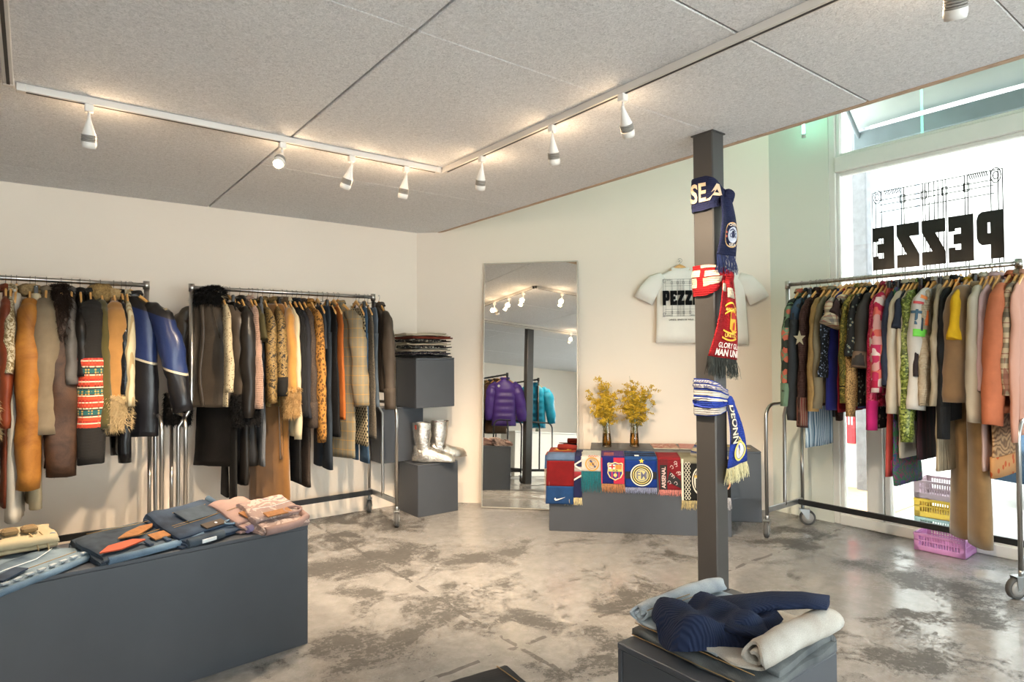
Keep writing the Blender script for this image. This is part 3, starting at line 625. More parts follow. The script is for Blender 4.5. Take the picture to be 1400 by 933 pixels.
def hanger_meshes():
    b = MB(); N = 13
    def sec(u):
        x = -.172+.344*u; k = abs(x)/.172; zc = -.068-.112*k**1.25; hh = .017*(1-.45*k); tt = .0075*(1-.25*k); return [(x, sy*tt, zc+sz*hh) for sy, sz in ((-1, -.6), (-1, .6), (-.5, 1), (.5, 1), (1, .6), (1, -.6), (.5, -1), (-.5, -1))]
    b.loft([sec(i/(N-1)) for i in range(N)]); HANGMESH['wood'] = b.mesh('hanger_body')
    h = MB(); pts = [(0, 0, -.06), (0, 0, -.045)]
    for i in range(9): a = -PI*.42+i*PI*1.25/8; pts.append((.0195*math.cos(a), 0, -.0175+.0195*math.sin(a)))
    h.tube(pts, .0017, 6); HANGMESH['hook'] = h.mesh('hook')
    c = MB(); c.cyl((-.15, 0, -.075), (.15, 0, -.075), .003, 6); c.tube([(0, 0, -.06), (0, 0, -.075)], .004, 6); HANGMESH['bar'] = c.mesh('clip_bar')
    for s in (-1, 1): pass
    q = MB(); q.cbox((-.012, -.011, -.125), (.012, .011, -.068), .003); HANGMESH['clip'] = q.mesh('clip')
hanger_meshes()
M_wood = plain('beech_wood', '#dba661', .5, var=.12, nscale=20); M_wire = plain('hook_wire', '#8d8a86', .3, 1., var=0)
def hanger(kind, label, M, group):
    t = thing('clothes_hanger', label, 'hanger', M=M, group=group)
    obj('hook', HANGMESH['hook'], M_wire, t)
    if kind == 'wood': obj('hanger_body', HANGMESH['wood'], M_wood, t)
    else:
        obj('clip_bar', HANGMESH['bar'], M_wire, t)
        for s in (-1, 1): c = obj('clip', HANGMESH['clip'], M_black, t); c.location = (s*.11, 0, 0)
    return t
def garment(M, sz, bz, ry, th, kind, mat, label, o, seed, group, name=None):
    mt = MATS[mat]; rn = random.Random(seed); G_ = 'A' if False else None
    nm = name or {'coat': 'jacket', 'tee': 'short_sleeved_top', 'dress': 'dress', 'skirt': 'skirt', 'pants': 'trousers'}[kind]
    t = thing(nm, label, {'coat': 'jacket', 'tee': 'top', 'dress': 'dress', 'skirt': 'skirt', 'pants': 'trousers'}[kind], M=M, group=group)
    th = o.get('thick', th); zt = -.098 if kind in ('coat', 'tee') else -.118
    if kind == 'pants':
        wb = MB(); wb.loft(body_rings('skirt', th, zt, zt-.26, .17, 1., lv=5, n=18)); wb.wrinkle(.006, 7, .4, seed); wb.build('waist', mt, t)
        for s in (-1, 1):
            lg = MB(); N = 16; rr = []
            for i in range(N+1):
                f = i/N; z = zt-.22+(bz-zt+.22)*f; w_ = .085-.018*math.sin(f*PI)+(.016 if bz < -1.0 else -.012)*f; cx = s*(.095+.018*f)
                rr.append([(cx+sq(math.cos(2*PI*j/14), .8)*w_, sq(math.sin(2*PI*j/14), .8)*th*.95+s*.004, z) for j in range(14)])
            lg.loft(rr); lg.wrinkle(.01, 6, .5, seed+s); lg.build('trouser_leg', mt, t)
        if o.get('hemcol'):
            for s in (-1, 1): MB().loft([[(s*.1+sq(math.cos(2*PI*j/14), .8)*.083, sq(math.sin(2*PI*j/14), .8)*(th+.004)+s*.004, bz+dz) for j in range(14)] for dz in (.11, .0)]).build('hem', MATS[o['hemcol']], t)
        return t
    coat = kind in ('coat', 'tee'); Lb = zt-bz
    pl = {'skirt': .22, 'dress': .10}.get(kind, .0)
    hw = {'coat': .20, 'tee': .205, 'dress': .195+min(.08, Lb*.05), 'skirt': .215}[kind]
    hw = o.get('hw', hw)
    b = MB(); b.loft(body_rings(kind, th, zt, bz, hw, 1.12 if kind != 'skirt' else 1.3, o.get('puff', 0), pl, 0, seed=seed))
    if o.get('slope'):
        b.v = [(x*(1-o['slope']*max(0, 1-max(0, zt-z)/.5)*min(1, max(0, zt-z)/.05)), y, z) for x, y, z in b.v]
    b.wrinkle(.014 if coat else .01, 7, .35, seed*3.1, 0, .6); b.wrinkle(.008, 20, .4, seed, 0, .6)
    b.build('body', mt, t)
    if kind == 'dress':
        for s in (-1, 1): MB().tube([(s*.095, 0, zt-.02), (s*.09, -.004, zt+.02), (s*.085, 0, zt+.0)], .008, 6).build('strap', mt, t)
    if o.get('hemcol') and kind == 'dress':
        MB().loft([[(sq(math.cos(2*PI*j/26), .75)*(hw+.006), sq(math.sin(2*PI*j/26), .8)*(th*1.15+.006), bz+dz) for j in range(26)] for dz in (.12, -.005)]).build('hem', MATS[o['hemcol']], t)
    if o.get('belt'): MB().grid(lambda u, v: (.15+.03*v+.02*u, -th-.006-.004*math.sin(u*5), zt-.45-.75*u), 10, 2, .004).build('belt', mt, t)
    if not coat: return t
    sw = o.get('swing', .055); sl = o.get('sl', .062); zs = -.185; sleeves = []
    for s in (1, -1):
        z1 = (sz if s > 0 else sz+rn.uniform(-.02, .03)) if sz else -.4
        fl = 1.25 if kind == 'tee' else 1.
        S = Sleeve(s, zs, z1, ry*.88, sl, sw if s > 0 else min(sw, .03), fl, o.get('slr', .66 if kind == 'coat' else .9))
        mod = (lambda v: .012*abs(math.sin(v*PI*5))-.006) if o.get('puff') else None
        q = MB(); q.loft(S.rings(26, 18, mod=mod)); q.wrinkle(.022 if kind == 'coat' else .01, 8, .7, seed*1.7+s, 0, .45); q.wrinkle(.012, 19, .75, seed*2.3+s, 0, .5)
        so = q.build('sleeve', mt, t); sleeves.append(S)
        cf = o.get('cuff')
        if cf:
            pts = []; r2 = random.Random(seed+s*5); cc_ = MB(); cc_.loft(S.rings(5, 14, .85, 1.0, .014)); cc_.wrinkle(.012, 40, 1, seed); cc_.build('cuff_core', MATS[cf], so)
            for _ in range(3000):
                v = r2.uniform(.84, 1.0); a = r2.uniform(0, 2*PI); p = S.surf(v, a, .014); pts.append((p, p-S.at(v)[0]))
            fur(pts, .042 if cf == 'fur_cream' else .03, seed+s, .0022).build('fur_cuff', MATS[cf], so)
        elif o.get('cuffband') or o.get('cuffcol'):
            c_ = MB(); c_.loft(S.rings(4, 14, .88, 1.012, .005)); c_.build('cuff', MATS[o['cuffcol']] if o.get('cuffcol') else mt, so)
    cl = o.get('collar')
    if cl:
        big = o.get('bigcollar'); R = .046 if big else .048; rr = .05 if big else .03
        if 'fur' in cl:
            MB().loft([[((R*1.3+rr*.95*math.cos(b_))*math.cos(a), (max(.03, R*.8)+rr*.95*math.cos(b_))*math.sin(a), zt+rr*1.1*math.sin(b_)) for b_ in [2*PI*k/8 for k in range(8)]] for a in [2*PI*k/18 for k in range(19)]], False).build('collar_core', MATS[cl], t)
            fur(torus_pts(R*1.3, max(.03, R*.8), rr, zt+(.015 if big else 0), 4200 if big else 2200, seed, .01), .042 if big else .032, seed, .0022, .2).build('fur_collar', MATS[cl], t)
        else:
            c_ = MB(); c_.loft([[((R*1.25+rr*math.cos(b_))*math.cos(a), (max(.03, R*.75)+rr*math.cos(b_))*math.sin(a), zt+.005+rr*1.3*math.sin(b_)) for b_ in [2*PI*k/10 for k in range(10)]] for a in [2*PI*k/22 for k in range(23)]], False)
            c_.wrinkle(.016, 34, 1, seed); c_.build('collar', MATS[cl], t)
    else:
        c_ = MB(); hgt = .035 if kind == 'coat' else .012
        c_.loft([[((.062+dx)*math.cos(2*PI*j/18), (max(.026, th*.75)+dx)*math.sin(2*PI*j/18), zt-.012+dz+.01*math.cos(2*PI*j/18)**2) for j in range(18)] for dx, dz in ((.012, -.004), (.004, hgt), (.012, hgt+.004), (.024, hgt*.35))], False); c_.build('collar', mt, t)
    if o.get('placket'):
        MB().grid(lambda u, v: (-.022+.03*v+.012*math.sin(u*7), -th-.010-.004*math.sin(u*11), zt-.05+(bz-zt+.06)*u), 18, 2, .006).build('front_flap', mt, t)
        for s in (-1, 1): MB().tube([(s*.05, -th*.8-.006, zt-.02), (s*.10, -th-.010, zt-.16), (s*.135, -th-.006, zt-.30)], .0035, 6).build('raglan_seam', mt, t)
    if o.get('furfront'):
        pts = []; r2 = random.Random(seed)
        for _ in range(3000): z = r2.uniform(-.5, -.12); pts.append(((r2.uniform(.12, .27), r2.uniform(-.5, .8)*(th+.02), z), (.8, r2.uniform(-.8, .8), -.2)))
        fur(pts, .05, seed+3, .0022).build('fur_trim', MATS['fur_brown'], t)
    if o.get('hemfur'):
        pts = []; r2 = random.Random(seed)
        for _ in range(4500):
            a = r2.uniform(0, 2*PI); z = bz+r2.uniform(-.03, .16 if o['hemfur'] == 'fur_dark' else .34); nn = Vector((math.cos(a), math.sin(a), 0)); pts.append(((sq(nn.x, .75)*hw, sq(nn.y, .8)*th*1.1, z), nn))
        fur(pts, .05, seed+4, .0022).build('fur_hem', MATS[o['hemfur']], t)
    if o.get('yoke'):
        S = sleeves[0]; MB().loft(S.rings(5, 14, .0, .46, .004)).build('shoulder_panel', MATS[o['yoke']], t)
    if o.get('lapel'):
        for s in (-1, 1): MB().poly([(s*.03, zt), (s*.085, zt-.03), (s*.10, zt-.10), (s*.075, zt-.12), (s*.015, zt-.34), (s*.01, zt-.3)][::s], frame((0, -th-.012, 0), (1, 0, 0), (0, 0, 1)), 0, (), .004).build('lapel', mt, t)
    S = sleeves[0]
    def patch(name, mat_, v0, v1, a0, a1, parent=t):
        MB().grid(lambda u, v: S.surf(v0+(v1-v0)*u, a0+(a1-a0)*v, .006), 5, 5, .002).build(name, mat_, parent)
    if o.get('star'):
        stp = [((.045 if k % 2 == 0 else .018)*math.sin(k*PI/5), (.06 if k % 2 == 0 else .024)*math.cos(k*PI/5)) for k in range(10)]
        MB().poly(stp, frame((.302, .0, -.46), (-.25, 1, 0), (0, 0, 1)), 0, (), .004).build('star', MATS['cream_wool'], t)
        patch('striped_cuff', fab('flag_stripe', 'stripe', ['#8d6f5f', '#7c2f2c'], sc=3), .86, .99, -2.8, 2.8)
    if o.get('paint'):
        for nm_, cc, v0, v1, a0, a1 in (('orange_mark', '#e0813f', .30, .36, .2, 1.2), ('red_mark', '#c9484a', .40, .415, .0, 1.0), ('blue_mark', '#33556b', .45, .56, .35, .6), ('blue_mark', '#33556b', .46, .48, -.2, 1.1), ('blue_mark', '#2b3d4a', .5, .6, .9, 1.05), ('orange_mark', '#e0713a', .45, .56, 1.2, 1.5), ('green_mark', '#6fd04a', .59, .63, .3, 1.4)):
            patch(nm_, plain('paint_'+cc[1:], cc, .6), v0, v1, a0, a1)
    if o.get('biker'):
        m = MB(); text(m, 'SPYK', 0, 0, .05, .13, .02); k = [tuple(S.surf(.36-.9*v[1], -.55+v[0]*11, .006)) for v in m.v]; m.v = k; m.build('lettering', MATS['cream_wool'], t)
    return t
GARMENTS = [
  ('A', -0.197, -0.982, -1.423, 0.05, 0.036, 'coat', 'cream_fleece', 'cream fleece coat', 'cream fleece coat at the cut left end of the leftmost rack', {'cuff': 'fur_cream'}),
  ('A', -0.077, 0, -1.523, 0.045, 0.017, 'dress', 'white_wool', 'long white coat', 'long white coat hanging lowest on the leftmost rack', {'thick': 0.04}),
  ('A', 0.018, 0, -1.469, 0.04, 0.017, 'pants', 'cream_wool', 'pale cream trousers', 'pale cream trousers hanging below the tan shearling jacket', {'thick': 0.035}),
  ('A', -0.131, -0.945, -1.434, 0.04, 0.017, 'coat', 'rust_leather', 'rust red leather jacket', 'rust red leather jacket between the white coat and the tan shearling', {}),
  ('A', -0.104, -0.617, -1.393, 0.032, 0.017, 'coat', 'snake_print', 'snake print jacket', 'narrow cream jacket with snake print sleeve on leftmost rack', {}),
  ('A', -0.009, -1.319, -1.229, 0.08, 0.017, 'coat', 'tan_shearling', 'golden tan shearling jacket', 'golden tan shearling leather jacket with long hanging sleeve', {'collar': 'curly_beige', 'swing': 0.06, 'sl': 0.085, 'yaw': 0}),
  ('A', 0.077, -0.998, -0.92, 0.09, 0.032, 'coat', 'khaki_canvas', 'khaki grey canvas jacket', 'khaki grey canvas jacket with wide straight sleeve', {'sl': 0.08}),
  ('A', 0.154, -1.264, -1.202, 0.105, 0.031, 'coat', 'brown_hide', 'brown hide coat', 'dark brown patchwork hide coat with shaggy fur collar', {'collar': 'fur_brown', 'furfront': 1, 'hemfur': 'fur_dark'}),
  ('A', 0.211, -0.695, -0.976, 0.045, 0.026, 'coat', 'grey_leather', 'grey leather jacket', 'smooth grey leather jacket behind the brown hide coat', {}),
  ('A', 0.257, -0.651, -1.028, 0.04, 0.026, 'coat', 'black_leather', 'short black leather jacket', 'short black leather jacket left of the patterned knit', {}),
  ('A', 0.312, -1.204, -1.032, 0.1, 0.03, 'coat', 'fair_isle', 'patterned knit cardigan', 'black knit with red, teal and white patterned bands on sleeve', {'sl': 0.085}),
  ('A', 0.371, -0.984, -1.038, 0.05, 0.032, 'coat', 'olive_suede', 'olive suede coat', 'olive green suede coat with big curly sheepskin collar', {'collar': 'curly_tan', 'bigcollar': 1}),
  ('A', 0.448, -0.99, -0.971, 0.085, 0.026, 'coat', 'tan_suede', 'tan suede coat', 'tan suede coat with shaggy cream fur cuff', {'collar': 'fleece_cream', 'cuff': 'fur_cream', 'sl': 0.07, 'swing': 0.03}),
  ('A', 0.493, -1.216, -1.194, 0.05, 0.017, 'coat', 'black_gloss', 'black glossy leather coat', 'black glossy leather coat reaching below the fur cuff', {}),
  ('A', 0.52, -0.852, -0.856, 0.035, 0.017, 'coat', 'cream_stripe', 'cream striped top', 'cream striped top with a dark clip hanger near the rack post', {}),
  ('A', 0.547, -0.906, -1.072, 0.08, 0.017, 'coat', 'biker_blue', 'blue and black biker jacket', 'blue and black leather biker jacket with stitched lettering at rack end', {'swing': 0.16, 'biker': 1, 'sl': 0.085, 'yaw': 50, 'thick': 0.06}),
  ('B', 1.055, -1.032, -0.9, 0.08, 0.042, 'coat', 'charcoal_leather', 'charcoal leather coat', 'charcoal leather coat with black fur collar and cuffs', {'collar': 'fur_black', 'bigcollar': 1, 'cuff': 'fur_black', 'swing': 0.07, 'yaw': 46, 'sl': 0.085, 'thick': 0.075, 'slr': 0.8, 'slope': 0.3, 'placket': 1}),
  ('B', 1.169, 0, -1.346, 0.05, 0.017, 'dress', 'black_fur_leather', 'black fur hem coat', 'black leather coat with fur hem low behind the charcoal coat', {'hemfur': 'fur_black', 'yaw': 46, 'thick': 0.045}),
  ('B', 1.142, -0.784, -0.893, 0.034, 0.017, 'coat', 'cream_boucle', 'speckled cream jacket', 'speckled cream woolly jacket left of the black puffer', {}),
  ('B', 1.196, -1.587, -1.596, 0.028, 0.017, 'pants', 'black_cloth', 'long black trousers', 'long black trousers hanging nearly to the podium of jeans', {}),
  ('B', 1.269, -0.982, -1.481, 0.06, 0.035, 'coat', 'black_puffer', 'long black puffer coat', 'long black quilted puffer coat on second rack', {'puff': 1, 'sl': 0.07}),
  ('B', 1.333, -0.9, -0.822, 0.04, 0.017, 'coat', 'pink_beige_fleece', 'pinkish beige fuzzy cardigan', 'pinkish beige fuzzy cardigan right of the black puffer', {'sl': 0.06, 'cuffband': 1}),
  ('B', 1.36, -0.414, -0.468, 0.028, 0.017, 'tee', 'olive_cloth', 'olive short top', 'olive green short sleeved top with bare hanger tip', {}),
  ('B', 1.401, -1.127, -1.353, 0.028, 0.021, 'pants', 'grey_blue_cloth', 'grey blue trousers', 'grey blue trousers with pale hem beside the olive top', {}),
  ('B', 1.437, -0.879, -0.909, 0.045, 0.021, 'coat', 'leaf_camo', 'leaf camouflage jacket', 'golden brown leaf camouflage jacket, left of two alike', {}),
  ('B', 1.518, -0.817, -0.914, 0.045, 0.017, 'coat', 'leaf_camo', 'dark cuffed leaf camouflage jacket', 'leaf camouflage jacket with a black cuff, right of two alike', {'cuffcol': 'black_cloth'}),
  ('B', 1.492, -1.633, -1.67, 0.05, 0.017, 'skirt', 'golden_suede', 'long golden suede skirt', 'long golden brown suede skirt with hanging belt', {'belt': 1, 'yaw': 24, 'thick': 0.04}),
  ('B', 1.589, -0.982, -0.975, 0.048, 0.021, 'coat', 'shearling_tan', 'tan coat with fleecy cuff', 'tan shearling coat with brown collar and fleecy flared cuff', {'collar': 'brown_fleece', 'cuff': 'fur_beige', 'sl': 0.07}),
  ('B', 1.624, -1.164, -1.147, 0.032, 0.021, 'coat', 'cream_wool', 'cream wool jacket', 'narrow cream wool jacket behind the tan shearling coat', {}),
  ('B', 1.668, -0.987, -1.518, 0.04, 0.02, 'coat', 'black_ribbed', 'black ribbed coat', 'long black ribbed coat right of the cream jacket', {}),
  ('B', 1.702, -1.007, -0.925, 0.036, 0.02, 'coat', 'navy_cloth', 'navy blouson', 'dark navy blouson with plain narrow sleeve', {}),
  ('B', 1.743, -1.067, -1.557, 0.042, 0.024, 'coat', 'brown_tweed', 'dark brown tweed coat', 'dark brown tweed coat reaching low on second rack', {'cuffband': 1}),
  ('B', 1.802, -1.203, -0.931, 0.045, 0.032, 'coat', 'leopard', 'leopard print coat', 'leopard print coat in gold and black on second rack', {'sl': 0.075}),
  ('B', 1.874, -0.411, -0.469, 0.03, 0.026, 'dress', 'slate_cloth', 'slate blue top', 'slate blue narrow top right of the leopard coat', {}),
  ('B', 1.92, -1.435, -1.442, 0.032, 0.023, 'pants', 'dark_denim', 'dark denim trousers', 'dark denim trousers with frayed golden lining below', {}),
  ('B', 1.959, -1.233, -1.18, 0.036, 0.023, 'dress', 'black_lace', 'black lace dress', 'black lace dress behind the orange sleeveless dress', {}),
  ('B', 2.014, 0, -1.042, 0.04, 0.022, 'dress', 'orange_cloth', 'orange sleeveless dress', 'orange sleeveless dress with straps on second rack', {}),
  ('B', 2.051, -0.942, -1.374, 0.075, 0.022, 'coat', 'plaid_beige', 'beige plaid coat', 'beige window pane plaid coat with open lapels', {'sl': 0.08, 'lapel': 1, 'yaw': 20}),
  ('B', 2.213, 0, -1.275, 0.055, 0.017, 'dress', 'houndstooth', 'houndstooth dress', 'black and cream houndstooth dress on second rack', {}),
  ('B', 2.24, 0, -1.424, 0.03, 0.017, 'pants', 'blue_denim', 'blue jeans', 'blue jeans showing below the houndstooth dress', {}),
  ('B', 2.291, 0, -1.221, 0.035, 0.019, 'dress', 'herringbone', 'grey herringbone dress', 'grey herringbone dress right of the houndstooth', {}),
  ('B', 2.322, 0, -0.965, 0.03, 0.019, 'pants', 'light_denim', 'pale blue denim trousers', 'pale blue denim hung by the waist near the rack end', {}),
  ('B', 2.426, -0.965, -0.844, 0.055, 0.042, 'coat', 'bomber_brown', 'grey brown bomber jacket', 'grey brown bomber jacket with gathered cuff at right rack end', {'sl': 0.08, 'cuffband': 1, 'swing': 0.05, 'yaw': -6}),
  ('R', 2.57, -0.962, -0.987, 0.045, 0.038, 'coat', 'argyle_green', 'green and coral argyle cardigan', 'green and coral argyle cardigan at the left end of window rack', {'cuffcol': 'sage_rib'}),
  ('R', 2.499, -1.08, -0.982, 0.045, 0.027, 'coat', 'charcoal_jersey', 'charcoal and denim jacket', 'charcoal jacket with denim blue shoulders near left rack post', {'yoke': 'denim_navy'}),
  ('R', 2.424, -1.129, -0.978, 0.036, 0.017, 'coat', 'star_knit', 'brown star knit', 'brown knit with pale star and striped cuff on window rack', {'star': 1}),
  ('R', 2.451, 0, -1.287, 0.03, 0.017, 'skirt', 'blue_stripe', 'pale blue striped skirt', 'pale blue striped skirt hanging below the jackets at left', {}),
  ('R', 2.363, -0.986, -0.946, 0.04, 0.028, 'coat', 'camel_cord', 'camel cord coat', 'camel coloured cord coat on window rack', {'cuffband': 1}),
  ('R', 2.314, -0.983, -0.943, 0.034, 0.025, 'coat', 'taupe_wool', 'taupe wool jacket', 'taupe wool jacket between the camel coat and blue dress', {}),
  ('R', 2.271, -0.751, -0.86, 0.018, 0.025, 'tee', 'black_cloth2', 'black beaded top', 'black top with pale beaded edge beside blue dress', {}),
  ('R', 2.225, 0, -0.988, 0.04, 0.017, 'dress', 'royal_blue', 'royal blue dress', 'royal blue dress under the checked shirt sleeve', {'hw': 0.265, 'thick': 0.034, 'yaw': -10}),
  ('R', 2.144, -0.375, -0.485, 0.05, 0.017, 'tee', 'check_beige', 'beige checked shirt', 'beige checked shirt with short sleeve above blue dress', {'sl': 0.095, 'yaw': -14, 'pri': 1}),
  ('R', 2.198, 0, -1.001, 0.022, 0.017, 'dress', 'red_cloth', 'red dress', 'narrow red dress right of the royal blue dress', {}),
  ('R', 2.171, -0.301, -0.326, 0.022, 0.017, 'tee', 'brown_cloth', 'brown top', 'dark brown top with high collar right of checked shirt', {}),
  ('R', 2.117, -0.929, -0.906, 0.04, 0.017, 'coat', 'olive_print', 'olive and black print blouse', 'olive and black print blouse on window rack', {}),
  ('R', 2.09, -1.019, -0.955, 0.034, 0.017, 'coat', 'tan_leopard', 'small spotted tan blouse', 'small spotted tan blouse with long fringe like sleeve', {}),
  ('R', 2.063, -0.6, -0.953, 0.042, 0.017, 'tee', 'black_floral', 'black embroidered jacket', 'black jacket with small embroidered flowers on sleeve', {'sl': 0.08}),
  ('R', 2.007, -0.666, -1.104, 0.045, 0.017, 'tee', 'dark_taupe', 'dark taupe coat', 'dark taupe coat with turned back brown cuff', {'cuffcol': 'brown_lining', 'sl': 0.08}),
  ('R', 1.98, 0, -1.104, 0.03, 0.017, 'dress', 'black_dots', 'black dotted dress', 'black dress with pale dots behind the red sequin top', {}),
  ('R', 1.943, -1.084, -0.945, 0.034, 0.019, 'coat', 'red_sparkle', 'crimson sparkling blouse', 'crimson sparkling blouse with magenta cuff', {'cuffcol': 'magenta_cloth'}),
  ('R', 1.912, -0.844, -0.867, 0.05, 0.017, 'coat', 'pink_blocks', 'pink and white block print blouse', 'pink, red and white block print blouse on window rack', {'sl': 0.075}),
  ('R', 1.885, -1.341, -1.422, 0.03, 0.017, 'pants', 'coral_cloth', 'coral trousers', 'long coral trousers with bright pink hem', {'hemcol': 'hot_pink'}),
  ('R', 1.858, -0.792, -0.739, 0.04, 0.017, 'coat', 'navy_twill', 'navy twill jacket', 'navy twill jacket right of the block print blouse', {}),
  ('R', 1.804, -0.982, -1.283, 0.045, 0.017, 'coat', 'cream_satin', 'cream satin coat', 'long cream satin coat on window rack', {'sl': 0.075}),
  ('R', 1.831, 0, -1.477, 0.03, 0.017, 'skirt', 'teal_print', 'teal printed skirt', 'teal and purple printed skirt with pointed hem', {}),
  ('R', 1.777, -0.417, -0.639, 0.026, 0.017, 'tee', 'navy_plain', 'navy jersey top', 'navy jersey top left of the green sequin jacket', {}),
  ('R', 1.75, -0.929, -0.932, 0.024, 0.017, 'coat', 'beige_silk', 'beige silk blouse', 'beige silk blouse touching the green sequin jacket', {}),
  ('R', 1.719, -1.159, -1.027, 0.055, 0.017, 'coat', 'green_sequin', 'green sequin jacket', 'sparkling green sequin jacket in the middle of window rack', {'sl': 0.075}),
  ('R', 1.691, 0, -1.281, 0.045, 0.017, 'skirt', 'maroon_pleat', 'black and maroon skirt', 'black and maroon pleated skirt below the white sweatshirt', {}),
  ('R', 1.658, -0.732, -0.926, 0.028, 0.018, 'coat', 'dark_plum', 'dark plum jacket', 'dark plum jacket behind the painted white sweatshirt', {}),
  ('R', 1.601, -0.945, -0.92, 0.06, 0.017, 'coat', 'white_sweat', 'painted white sweatshirt', 'white sweatshirt with orange, blue and green painted marks', {'paint': 1, 'sl': 0.09, 'yaw': -14, 'pri': 1}),
  ('R', 1.628, -0.918, -0.921, 0.034, 0.017, 'coat', 'oat_knit', 'oatmeal roll neck', 'oatmeal knit roll neck right of the painted sweatshirt', {}),
  ('R', 1.574, 0, -1.341, 0.045, 0.017, 'skirt', 'beige_pleat', 'beige pleated skirt', 'beige pleated skirt under the black shirt sleeve', {}),
  ('R', 1.547, -0.915, -0.918, 0.03, 0.017, 'coat', 'stone_cloth', 'stone coloured jacket', 'stone coloured jacket left of the black shirt', {}),
  ('R', 1.52, -1.099, -1.009, 0.036, 0.017, 'coat', 'black_shirt', 'black shirt', 'black shirt with long buttoned cuff on window rack', {'sl': 0.07, 'cuffband': 1}),
  ('R', 1.493, -0.728, -0.73, 0.024, 0.017, 'dress', 'orange_bright', 'bright orange top', 'bright orange top squeezed beside the yellow tee', {}),
  ('R', 1.439, -0.496, -0.635, 0.035, 0.017, 'tee', 'yellow_tee', 'yellow tee', 'bright yellow t-shirt with short flared sleeve', {'sl': 0.095}),
  ('R', 1.38, -0.884, -0.837, 0.075, 0.017, 'coat', 'brown_suede', 'brown suede jacket', 'brown suede jacket with wide sleeve near right rack end', {'sl': 0.09, 'yaw': -18, 'pri': 1}),
  ('R', 1.466, 0, -1.796, 0.055, 0.017, 'pants', 'tan_velour', 'tan velour trousers', 'long tan velour trousers hanging lowest by the crates', {'yaw': 42, 'thick': 0.05}),
  ('R', 1.353, -1.001, -0.905, 0.05, 0.017, 'coat', 'ivory_shirt', 'ivory shirt', 'ivory shirt with open cuff right of the suede jacket', {'sl': 0.075}),
  ('R', 1.326, 0, -1.296, 0.035, 0.017, 'dress', 'pale_pink', 'pale pink dress', 'pale pink dress with flared hem near right end', {}),
  ('R', 1.299, -0.81, -0.901, 0.03, 0.017, 'coat', 'blush_cloth', 'blush pink blouse', 'blush pink blouse left of the satin print dress', {}),
  ('R', 1.272, 0, -1.329, 0.04, 0.017, 'dress', 'satin_swirl', 'bronze satin dress', 'bronze satin swirl print dress with orange dotted hem', {'hemcol': 'orange_dots'}),
  ('R', 1.206, -1.004, -0.938, 0.065, 0.017, 'coat', 'coral_jacket', 'coral jacket', 'coral jacket with wide open sleeve near right rack post', {'pri': 1, 'yaw': -8, 'sl': 0.1, 'swing': 0.1}),
  ('R', 1.179, -0.826, -0.894, 0.034, 0.017, 'coat', 'check_tan', 'tan checked shirt', 'tan checked shirt right of the coral jacket', {}),
  ('R', 1.152, -1.104, -1.066, 0.022, 0.017, 'coat', 'peach_shirt', 'peach pink shirt', 'peach pink shirt last before the right rack post', {}),
]
GROUPS = {'A': 'clothes on the leftmost rack', 'B': 'clothes on the second rack', 'R': 'clothes on the window rack'}
PLACE = {'A': 'leftmost rack', 'B': 'second rack', 'R': 'window rack'}
for i, (rk, t_, sz, bz, ry, th, kind, mat, short, label, o) in enumerate(GARMENTS):
    M = (MR @ Matrix.Translation((0, -t_, ZRAIL['R']+.019))) if rk == 'R' else (MA @ Matrix.Translation((0, t_, ZRAIL[rk]+.019)))
    rn = random.Random(i*7+1); M = M @ Matrix.Rotation(math.radians(o.get('yaw', rn.uniform(-2.5, 2.5))), 4, 'Z')
    hanger('clip' if kind in ('pants', 'skirt') else 'wood', ('clip hanger holding the ' if kind in ('pants', 'skirt') else 'wooden hanger inside the ')+short+' on the '+PLACE[rk], M, 'hangers on the '+PLACE[rk])
    garment(M, sz, bz, ry if rk != 'R' or o.get('pri') else min(ry, th*2.0+.016), th, kind, mat, label, o, i+1, GROUPS[rk])
# ================================================================== PODIUMS AND BOXES
M_pod = plain('anthracite_board', '#42454b', .42, var=.04, bump=.03, bscale=200)
def podium(name, label, a, b, M=None, cat='podium', group=None):
    t = thing(name, label, cat, M=M or Matrix.Identity(4), group=group); (x0, y0, z0), (x1, y1, z1) = a, b; e = .018
    MB().cbox((x0, y0, z1-e), (x1, y1, z1), .0025).build('top_panel', M_pod, t)
    s = MB(); s.cbox((x0+.0005, y0+.0005, z0), (x1-.0005, y0+e, z1-e), .0025); s.build('front_panel', M_pod, t)
    MB().cbox((x0+.0005, y1-e, z0), (x1-.0005, y1-.0005, z1-e), .0025).build('back_panel', M_pod, t)
    for x in (x0, x1-e): MB().cbox((x+.001, y0+e+.001, z0), (x+e-.001, y1-e-.001, z1-e), .0025).build('side_panel', M_pod, t)
    return t
podium('podium', 'long dark grey podium with folded jeans along the left edge', (-2.4, 0, 0), (0, .47, .592), Matrix.Translation((1.113, 3.155, 0)) @ Matrix.Rotation(.09, 4, 'Z'))
podium('podium', 'small dark grey podium under the jeans and navy sweater', (1.372, .888, 0), (1.85, 1.297, .6))
t = thing('podium', 'low dark grey box around the foot of the scarf pillar', 'podium')
MB().poly([(2.56, 1.78), (3.01, 1.78), (3.01, 2.19), (2.56, 2.19)], None, .17, [[(PX-.056, PY-.068), (PX-.056, PY+.068), (PX+.056, PY+.068), (PX+.056, PY-.068)]], .016).build('top_panel', M_pod, t)
for a, b in (((2.56, 1.78, 0), (3.01, 1.796, .153)), ((2.56, 2.174, 0), (3.01, 2.19, .153)), ((2.56, 1.797, 0), (2.576, 2.173, .153)), ((2.994, 1.797, 0), (3.01, 2.173, .153))): MB().box(a, b).build('side_panel', M_pod, t)
podium('podium', 'dark grey podium hidden below the frame under black jeans', (.45, .85, 0), (.92, 1.26, .6))
TFX = Vector((.6955, -.7185, 0)); TFN = Vector((.7186, .6954, 0)); TO = Vector((3.363, 3.918, 0))
